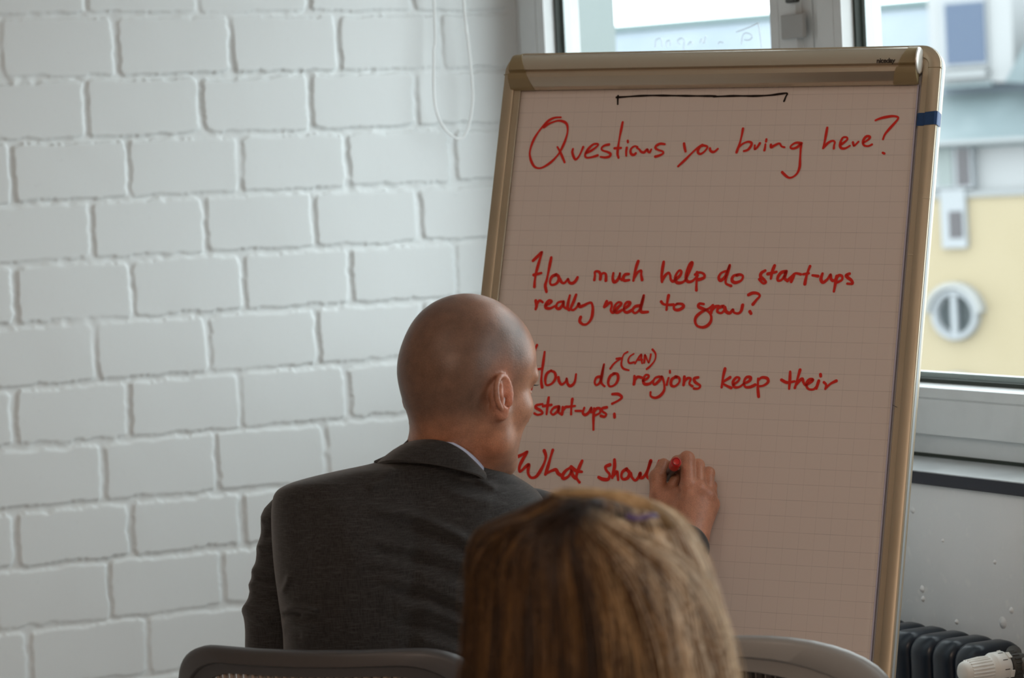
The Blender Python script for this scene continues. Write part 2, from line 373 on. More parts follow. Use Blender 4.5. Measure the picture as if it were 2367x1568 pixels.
def brick_wall():
    xs = np.concatenate([np.arange(-3.0, .3, .02), np.arange(.3, 1.45, .0065), np.arange(1.45, XW-1e-6, .0036), [XW]])
    zs = np.concatenate([np.arange(0, .42, .0065), np.arange(.42, 1.98, .0036), np.arange(1.98, 3.001, .0065)])
    X, Z = np.meshgrid(xs, zs); lat = rng.normal(size=(40, 40, 4))
    def vn(x, z, sc, ch):                              # cheap value noise
        gx, gz = x*sc+500.3, z*sc+300.7; ix, iz = np.floor(gx).astype(int), np.floor(gz).astype(int); fx, fz = gx-ix, gz-iz
        fx = fx*fx*(3-2*fx); fz = fz*fz*(3-2*fz); L = lat[..., ch]
        g = lambda a, b: L[(ix+a) % 40, (iz+b) % 40]
        return (g(0, 0)*(1-fx)+g(1, 0)*fx)*(1-fz)+(g(0, 1)*(1-fx)+g(1, 1)*fx)*fz
    Xw = X+.0016*vn(X, Z, 45, 0)+.0012*vn(X, Z, 130, 1); Zw = Z+.0018*vn(X, Z, 40, 2)+.0014*vn(X, Z, 140, 3)
    rows = []                                          # bed joints from the top of the wall downwards
    top = [(BED[0][0], BED[0][1]+1.48+.1252*k) for k in range(14, 0, -1)]
    mid = [(a, c+1.48) for a, c in BED]; bot = [(BED[-1][0], BED[-1][1]+1.48-.1252*k) for k in range(1, 7)]
    beds = top+mid+bot; zj = np.stack([c+a*(np.clip(Xw, -1, 3)-2.4) for a, c in beds])
    R_ = (zj > Zw).sum(0)                              # course number
    zt = np.where(R_ > 0, np.take_along_axis(zj, np.clip(R_-1, 0, len(beds)-1)[None], 0)[0], 9); zb = np.where(R_ < len(beds), np.take_along_axis(zj, np.clip(R_, 0, len(beds)-1)[None], 0)[0], -9)
    dz = np.minimum(zt-Zw, Zw-zb); dx = np.ones_like(X); H = np.zeros_like(X)
    for r in range(len(beds)+1):
        k = r-14; base = PERP[k] if 0 <= k < len(PERP) else [PERP[k % 2][0]]
        js = np.concatenate([base[0]-.25*np.arange(22, 0, -1), base, base[-1]+.25*np.arange(1, 6)])
        m = R_ == r
        if not m.any(): continue
        x = Xw[m]; i = np.clip(np.searchsorted(js, x), 1, len(js)-1); dx[m] = np.minimum(x-js[i-1], js[i]-x)
        hb = rng.normal(size=len(js))*.0008; tb = rng.normal(size=len(js))*.004
        H[m] = hb[i]+tb[i]*(x-(js[i-1]+js[i])/2)
    jw = .0050+.0013*vn(X, Z, 9, 1); rc = .012         # half joint, corner radius
    ex, ez = dx-jw, dz-jw
    d = np.where((ex < rc) & (ez < rc), rc-np.hypot(np.minimum(ex-rc, 0), np.minimum(ez-rc, 0)), np.minimum(ex, ez))
    t = np.clip((d+.0006)/.0042, 0, 1); t = t*t*(3-2*t)
    dep = .0048+.0014*vn(X, Z, 6, 2)+.0008*vn(X, Z, 60, 0)
    y = -H*t+dep*(1-t)-.00025*vn(X, Z, 14, 3)-.00006*vn(X, Z, 90, 2)
    y = np.where(X > XW-.03, y*np.clip((XW-X)/.03, 0, 1), y)
    nx, nzz = len(xs), len(zs); v = np.stack([X, y, Z], -1).reshape(-1, 3)
    i = np.arange(nzz-1)[:, None]*nx+np.arange(nx-1)[None]; i = i.ravel()
    return v, np.stack([i, i+1, i+nx+1, i+nx], 1)
v, f = brick_wall(); wl = struct(mesh_obj('wall_left', v, f, 'brick_paint'))
struct(MB().box((-3.2, .012, 0), (3.06, .25, 3.0)).build('wall_core', 'plaster', wl))
struct(MB().box((-3.2, -9.2, -.1), (3.25, .25, 0)).build('floor', 'floor'))
struct(MB().box((-3.2, -9.2, 3.0), (3.25, .25, 3.1)).build('ceiling', 'ceiling'))
struct(MB().box((-3.2, -9.2, 0), (-3.0, .0, 3.0)).build('wall_far', 'room_wall'))
struct(MB().box((-3.0, -9.2, 0), (3.25, -9.0, 3.0)).build('wall_back', 'room_wall'))
m = MB()
W1, W2, WB, WT = -2.75, (-3.25, -4.25), .951, 2.60
m.box((2.845, -9.0, 0), (3.25, 0, .924)); m.box((XW, -9.0, WT), (3.25, 0, 3.0))
m.box((XW, W2[0], WB-.02), (3.25, W1, WT)); m.box((XW, -9.0, WB-.02), (3.25, W2[1], WT))
wr = struct(m.build('wall_right', 'plaster'))
# chips and filler blobs in the plaster under the sill
m = MB()
for (u, v_, s) in [(2132, 1362, 1.0), (2134, 1385, .8), (2075, 1395, 1.5), (2338, 1412, .9), (2318, 1440, 1.6), (2212, 1438, .7), (2300, 1300, .6), (2180, 1250, .5), (2110, 1180, .9)]:
    P = hit(u, v_, V(2.845, 0, 0), V(1., 0, 0)); r = .005*s
    MB().lathe(P+V(.002, 0, 0), V(-1., 0, 0), [(0, r*1.5), (.002, r*1.3), (.0045, r*.8), (.006, r*.2)], 10).build('plaster_blob', 'plaster', wr, smooth=True)

def window(name, y0, y1, sL, sR, z0=WB, z1=WT, extra=None):
    # nested rectangles: (left, right, bottom, top inset, x) from the reveal to the glass
    L = [(0, 0, 0, 0, 3.10), (0, 0, 0, 0, XW), (.044*sL, .044*sR, .036, .036, XW), (.044*sL, .044*sR, .036, .036, 2.972), (.118*sL, .118*sR, .098, .098, 2.972),
         (.1185*sL, .1185*sR, .0985, .0985, 2.9745), (.121*sL, .121*sR, .1005, .1005, 2.9745), (.1215*sL, .1215*sR, .101, .101, 2.972),
         (.157*sL, .157*sR, .1185, .1185, 2.972), (.155*sL+.001, .155*sR+.001, .1245, .1245, 3.0), (.155*sL+.001, .155*sR+.001, .1245, .1245, 3.06)]
    rect = lambda l, r, b, t, x: [V(x, y0-l, z0+b), V(x, y1+r, z0+b), V(x, y1+r, z1-t), V(x, y0-l, z1-t)]
    fr = struct(MB().loft([rect(*q) for q in L], cap=False).build(name, 'window_paint'))
    a = (.155*sL+.001, .155*sR+.001, .1245, .1245)
    def ring(w0, w1, x0, x1, nm, mt):
        r = [rect(a[0]+w0, a[1]+w0, a[2]+w0, a[3]+w0, x1), rect(a[0]+w0, a[1]+w0, a[2]+w0, a[3]+w0, x0), rect(a[0]+w1, a[1]+w1, a[2]+w1, a[3]+w1, x0), rect(a[0]+w1, a[1]+w1, a[2]+w1, a[3]+w1, x1)]
        MB().loft(r, cap=False).build(nm, mt, fr)
    ring(-.001, .007, 2.9985, 3.03, 'gasket', 'gasket'); ring(.006, .017, 3.0135, 3.03, 'glass_spacer', 'spacer')
    b = rect(a[0]-.002, a[1]-.002, a[2]-.002, a[3]-.002, 0)
    MB().box((3.008, min(p[1] for p in b), b[0][2]), (3.012, max(p[1] for p in b), b[2][2])).build('glass_pane', 'glass', fr)
    return fr
w1 = window('window_1', 0.0, -1.197, 1.0, .80)
w2 = window('window_2', -1.203, W1, .70, 1.0)
window('window_3', W2[0], W2[1], 1, 1)
# hinge cover on the middle post and faint old writing on the left pane
P = [hit(u, v_, V(2.965, 0, 0), V(1., 0, 0)) for u, v_ in ((1808, 92), (1856, 30))]
MB().box((2.963, P[1][1], P[0][2]), (2.972, P[0][1], P[1][2])).build('hinge_cover', 'hinge', w1, bevel=.002)
P = [hit(u, v_, V(2.962, 0, 0), V(1., 0, 0)) for u, v_ in ((1816, 8), (1838, -6))]
MB().box((2.960, P[1][1], P[0][2]), (2.973, P[0][1], P[1][2])).build('hinge_pin', 'valve_dark', w1, bevel=.003)
m = MB()
for pts in [[(1515, 110), (1517, 92), (1528, 90), (1531, 108)], [(1541, 108), (1541, 96), (1549, 94), (1550, 106)], [(1572, 103), (1566, 94), (1576, 88), (1582, 96), (1580, 108), (1583, 118)],
            [(1590, 104), (1598, 96), (1600, 104)], [(1618, 100), (1622, 90), (1627, 100), (1631, 84)], [(1660, 102), (1664, 97), (1672, 99)], [(1714, 103), (1718, 80), (1730, 77), (1739, 84), (1733, 92), (1720, 92)],
            [(1702, 74), (1730, 64), (1753, 53)], [(1753, 53), (1757, 80), (1761, 112)]]:
    Q = [hit(u, v_, V(3.007, 0, 0), V(1., 0, 0)) for u, v_ in crom(pts, 4)]; m.tube(Q, .0008, 5)
m.build('glass_writing', 'glass_ink', w1)
# sill board
m = MB().box((2.839, -9.0, .925), (XW+.05, -.002, .945))
s = struct(m.build('trim_1', 'sill_top', bevel=.0015)); MB().box((2.837, -9.0, .9225), (2.8425, -.002, .9432)).build('sill_edge', 'sill_edge', s)
MB().box((2.981, -9.0, .9448), (2.99, -.002, .9512)).build('sill_gap', 'gasket', s)

# roller blind with its looped pull cord, hanging in the corner
rb = tag(empty('roller_blind', (2.93, -.62, 2.66)), 'white looped pull cord of a roller blind hanging in front of the brick wall', 'blind')
MB().box((2.90, -2.6, 2.64), (XW-.002, -.02, 2.72)).build('blind_case', 'cord', rb, bevel=.008)
pts = [(1003, -2.0), (1003, 0), (1003, 120), (1003, 215), (1010, 262), (1028, 298), (1048, 316), (1060, 321), (1072, 316), (1084, 290), (1091, 250), (1093, 215), (1088, 150), (1078, 60), (1072, 0)]
Q = [hit(u, v_, V(0, -.035-.02*(i/14), 0), V(0, 1., 0)) for i, (u, v_) in enumerate(pts)]
Q = [V(Q[0][0], -.035, 2.645)]+Q[1:]+[V(Q[-1][0]-.02, -.055, 2.645)]
MB().tube(crom(Q, 8), .0027, 8).build('pull_cord', 'cord', rb, smooth=True)

# ================================================================== RADIATOR
NS, PITCH_R = 14, .0615; XR0, XR1, ZR = 2.695, 2.805, .699
def rrect(x0, x1, z0, z1, r, n=6, y=0):
    o = []
    for cx, cz, a0 in ((x1-r, z1-r, 0), (x0+r, z1-r, 90), (x0+r, z0+r, 180), (x1-r, z0+r, 270)):
        for k in range(n+1):
            a = math.radians(a0+90*k/n); o.append(V(cx+r*math.cos(a), y, cz+r*math.sin(a)))
    return o
rad = tag(empty('radiator', (2.75, -1.6, .10)), 'dark navy cast-iron column radiator on the wall under the right window', 'radiator')
YE = -2.020                                            # front end of the radiator
for k in range(NS):
    yc = YE+.031+PITCH_R*k; m = MB(); R_ = []
    for dy, ins, rr in [(-.0310, .022, .018), (-.0300, .016, .021), (-.0265, .007, .026), (-.020, .002, .030), (-.010, 0, .032), (.010, 0, .032), (.020, .002, .030), (.0265, .007, .026), (.0300, .016, .021), (.0310, .022, .018)]:
        R_.append(rrect(XR0+ins, XR1-ins, .10+ins, ZR-ins, rr, 7, yc+dy*.93))
    m.loft(R_); m.build('section', 'radiator', rad, smooth=True, angle=60)
m = MB(); m.lathe(V(2.762, YE+.004, .632), V(0, -1., 0), [(0, .034), (.004, .033), (.006, .027), (.012, .026), (.014, .020), (.03, .019)], 28); m.build('end_plug', 'valve_dark', rad, smooth=True)
# thermostat valve: body on the radiator end, grip pointing into the room, pipe running along the wall
VC = hit(2322, 1541, V(0, -2.075, 0), V(0, 1., 0))
ax = V(-1., -.03, 0)/np.linalg.norm(V(-1., -.03, 0))
vm = MB().lathe(VC, ax, [(-.004, .016), (0, .0215), (.004, .0245), (.024, .0245), (.0265, .0235), (.030, .0205), (.034, .0195), (.070, .0185), (.080, .0165), (.0845, .011), (.0855, .002)], 40).build('valve_grip', 'valve_white', rad, smooth=True)
m = MB()
a = np.cross(ax, V(0, 0, 1.)); a /= np.linalg.norm(a); b = np.cross(ax, a)
for k in range(22):
    an = 2*math.pi*k/22; rd = math.cos(an)*a+math.sin(an)*b; m.tube([VC+ax*.034+rd*.0192, VC+ax*.05+rd*.0196, VC+ax*.0735+rd*.0182], [.0018, .0019, .0012], 6)
m.build('grip_rib', 'valve_white', vm, smooth=True)
rd = lambda an: math.cos(an)*a+math.sin(an)*b
m = MB()
for an in np.linspace(0, 2*math.pi, 11)[:-1]: m.fbox(VC+ax*.013+rd(an)*.0245, ax, np.cross(ax, rd(an)), rd(an), (-.0045, -.0006, 0), (.0045, .0006, .0005))
m.build('scale_mark', 'valve_dark', vm)
m = MB()
for an in np.linspace(.3, 2*math.pi+.3, 6)[:-1]: m.fbox(VC+ax*.003+rd(an)*.0238, ax, np.cross(ax, rd(an)), rd(an), (-.004, -.006, 0), (.003, .006, .0022))
m.build('valve_tab', 'valve_white', vm, bevel=.0008)
m = MB().lathe(VC-ax*.004, -ax, [(0, .019), (.003, .0215), (.016, .0215), (.018, .018), (.032, .0165)], 30)
for k in range(20): r2 = rd(2*math.pi*k/20); m.tube([VC-ax*.008+r2*.0215, VC-ax*.019+r2*.0215], .0016, 5)
m.tube([VC-ax*.010, V(2.762, YE-.02, VC[2]+.012), V(2.762, YE+.002, .632)], .0125, 14)
m.build('valve_nut', 'valve_dark', rad, smooth=True)
PP = VC-ax*.030
MB().tube([PP, PP+V(0, -.03, 0), V(PP[0], -2.9, PP[2]), V(PP[0], -3.0, PP[2]-.02), V(PP[0], -3.0, .0)], .0125, 16).build('pipe', 'pipe', rad, smooth=True)

# ================================================================== FLIP CHART
CHP = V(2.441666, -1.734847, 1.603441); CEX = V(0.619211, -0.783969, -0.044380); CEY = V(0.242530, 0.137194, 0.960394); CN = V(-0.746831, -0.605450, 0.275088)
def ch(x, y, o=0.0): return CHP+CEX*x+CEY*y+CN*o       # paper coordinates (m), o towards the reader
def chf(a): return [ch(*p) for p in a]
base = ch(0, -1.0); fc = tag(empty('flip_chart', (base[0], base[1], 0)), 'beige metal framed flip chart stand leaning back in front of the window', 'flip chart')
def rr2(x0, x1, y0, y1, r, n=8):
    o = []
    for cx, cy, a0 in ((x1-r, y1-r, 0), (x0+r, y1-r, 90), (x0+r, y0+r, 180), (x1-r, y0+r, 270)):
        for k in range(n+1):
            a = math.radians(a0+90*k/n); o.append((cx+r*math.cos(a), cy+r*math.sin(a)))
    return o
X0, X1, Y0, Y1, CRD = -.3715, .3765, -.985, .0635, .034
prof = [(.0004, -.018), (.0004, .0018), (.0012, .0062), (.0035, .0075), (.0185, .0075), (.0200, .0068), (.0212, .0035), (.0300, .0030), (.0312, .0015), (.0312, -.012), (.0312, -.020)]
rings = []
for w, o in prof:
    r = max(CRD-w, .004); rings.append(chf([(x, y, o) for x, y in rr2(X0+w, X1-w, Y0+w, Y1-w, r)]))
fr = MB().loft(rings+[rings[0]], cap=False).build('frame', 'champagne', fc, smooth=True, angle=38)
rings = [chf([(x, y, o) for x, y in rr2(X0+w, X1-w, Y0+w, Y1-w, CRD-w)]) for w, o in ((.004, .0022), (0, .0022), (0, -.0085), (.004, -.0085))]
MB().loft(rings+[rings[0]], cap=False).build('lit_edge_strip', 'edge', fc, smooth=True, angle=38)  # added grey strip: cool window light on the frame's side, put into colour
for (x0, x1, y) in [(X0-.0002, X0+.0206, .0255), (X1-.0206, X1+.0002, .0255)]: MB().fbox(CHP, CEX, CEY, CN, (x0, y, .0005), (x1, y+.0010, .0078)).build('corner_seam', 'cap', fc)   # where the corner pieces meet the sides
MB().fbox(CHP, CEX, CEY, CN, (X0+.03, Y0+.03, -.018), (X1-.03, Y1-.03, -.0095)).build('board', 'board', fc)
# clamp bar across the head of the board
bp = [(.026+.0345*math.sin(math.radians(a)), .002+.0232*math.cos(math.radians(a))) for a in (97, 90, 83, 76, 69, 62, 55, 48, 40, 32, 23, 14, 5)]+[(.0264, .0205), (.0240, .0200), (.0226, .0250), (.0160, .0246), (.0125, .0222), (.0040, .0135), (.0002, .0085), (-.0004, .004), (-.0004, .002), (.0560, .002)]
bar = MB().loft([chf([(x, y, o) for y, o in bp]) for x in (-.350, .336)]).build('clamp_bar', 'clamp', fc, smooth=True, angle=30)
for sgn, xo, xt, xb in ((-1, -.3560, -.3410, -.3130), (1, .3415, .3240, .3020)):
    R0, R1 = [], []
    cy, co = .030, .013
    for y, o in bp[1:-2]:
        k = 1.02; yy, oo = cy+(y-cy)*k, co+(o-co)*k+.0006; t = np.clip((.0597-y)/.0597, 0, 1)
        R0.append((xo, yy*.97+.0009, oo*.97)); R1.append((xt+(xb-xt)*t, yy, oo))
    Rm = [(xo+(.004*-sgn), y, o) for (_, y, o) in R1]
    MB().loft([chf(R0), chf(Rm), chf(R1)], cap=True).build('end_cap', 'cap', bar, smooth=True, angle=35)
m = MB().lathe(ch(.3418, .036, .012), CEX, [(0, .021), (.002, .0205), (.0035, .018), (.0042, .012), (.0045, .001)], 28)
m.build('bar_end_disc', 'silver', bar, smooth=True)
# maker's word on the bar
fcu = bpy.data.curves.new('maker_word', 'FONT'); fcu.body = 'niceday'; fcu.size = .0112; fcu.extrude = .0002; fcu.offset = .00028; fcu.space_character = .93
to = bpy.data.objects.new('tmp_word', fcu); COL.objects.link(to)
bpy.context.view_layer.update(); me = bpy.data.meshes.new_from_object(to.evaluated_get(bpy.context.evaluated_depsgraph_get()))
co = np.array([tuple(v.co) for v in me.vertices]); fs = [tuple(p.vertices) for p in me.polygons]; bpy.data.objects.remove(to)
co[:, 0] *= .0300/np.ptp(co[:, 0]); co[:, 0] -= co[:, 0].min()
mesh_obj('maker_lettering', [ch(.2775+x, .0292+y, .02555+z) for x, y, z in co], fs, 'brand_ink', bar, smooth=False)
# blue tape round the right side of the frame
tp = [(.3425, .0012), (.3460, .0036), (.3555, .0040), (.3568, .0080), (.3725, .0086), (.3768, .0070), (.3776, .003), (.3776, -.012)]
top_y, bot_y = -.0462, -.0672
rg = [[ch(x, top_y+(.0016 if i > 3 else 0), o) for i, (x, o) in enumerate(tp)], [ch(x, bot_y+(.001 if i > 3 else 0), o) for i, (x, o) in enumerate(tp)]]
MB().loft(rg, closed=False).build('blue_tape', 'tape', fc)
for (u0, v0, u1, v1, sm_) in [(2064, 937, 2074, 942, 'sill_edge'), (2132, 457, 2150, 460, 'scratch'), (2099, 588, 2111, 589, 'scratch')]:
    a0, a1 = [hit(u, v_, ch(0, 0, .0080), CN) for u, v_ in ((u0, v0), (u1, v1))]; MB().tube([a0, a1], .0004, 5).build('frame_scratch', sm_, fc)
# legs: two front legs, one rear strut, pen tray
def toward_floor(p, d): return p+d*(-p[2]/d[2])
LD = -CEY-CN*.05; LD /= np.linalg.norm(LD)
for x in (-.30, .30):
    p = ch(x, -.93, -.03); MB().tube([ch(x, -.60, -.030), p, toward_floor(p, LD)], .012, 14).build('leg', 'champagne', fc, smooth=True)
bk = -CN*.15+V(0, 0, -1.0); bk /= np.linalg.norm(bk); p = ch(0, -.15, -.03)
MB().tube([p, toward_floor(p, bk)], .012, 14).build('leg', 'champagne', fc, smooth=True)
MB().fbox(CHP, CEX, CEY, CN, (X0+.02, Y0-.012, -.01), (X1-.02, Y0+.006, .055)).build('pen_tray', 'champagne', fc, bevel=.004)

# ------------------------------------------------------------------ paper pad hanging from the bar, with the writing on its top sheet
pad = tag(empty('paper_pad', ch(0, -.95, -.004)), 'squared white paper pad hung on the flip chart with red handwriting', 'paper pad')
nx, ny = 60, 90
def wav(x, y):                                         # the sheet lies almost flat, with a slow ripple and lifted right edge
    t = np.clip(-y/.95, 0, 1); return .0004*np.sin(7*x+3*y)*t
xs, ys = np.linspace(-.340, .3385, nx), np.linspace(.002, -.955, ny); Xg, Yg = np.meshgrid(xs, ys)
fr_ = np.array([ch(x, y, wav(x, y)) for x, y in zip(Xg.ravel(), Yg.ravel())]); bk_ = fr_-CN*.0008
i = (np.arange(ny-1)[:, None]*nx+np.arange(nx-1)[None]).ravel(); q = np.stack([i, i+nx, i+nx+1, i+1], 1)
uvv = np.stack([Xg.ravel(), Yg.ravel()], 1)
bd = list(range(nx))+[r*nx+nx-1 for r in range(1, ny)]+list(range(ny*nx-2, (ny-1)*nx-1, -1))+[r*nx for r in range(ny-2, 0, -1)]; K = nx*ny
side = np.array([(bd[k], bd[(k+1) % len(bd)], bd[(k+1) % len(bd)]+K, bd[k]+K) for k in range(len(bd))])
mesh_obj('top_sheet', np.concatenate([fr_, bk_]), np.concatenate([q, q[:, ::-1]+K, side]), 'paper', pad, uv=np.concatenate([uvv, uvv]))
MB().fbox(CHP, CEX, CEY, CN, (-.3395, -.958, -.0085), (.3405, .001, -.0012)).build('sheets_below', 'paper_edge', pad)
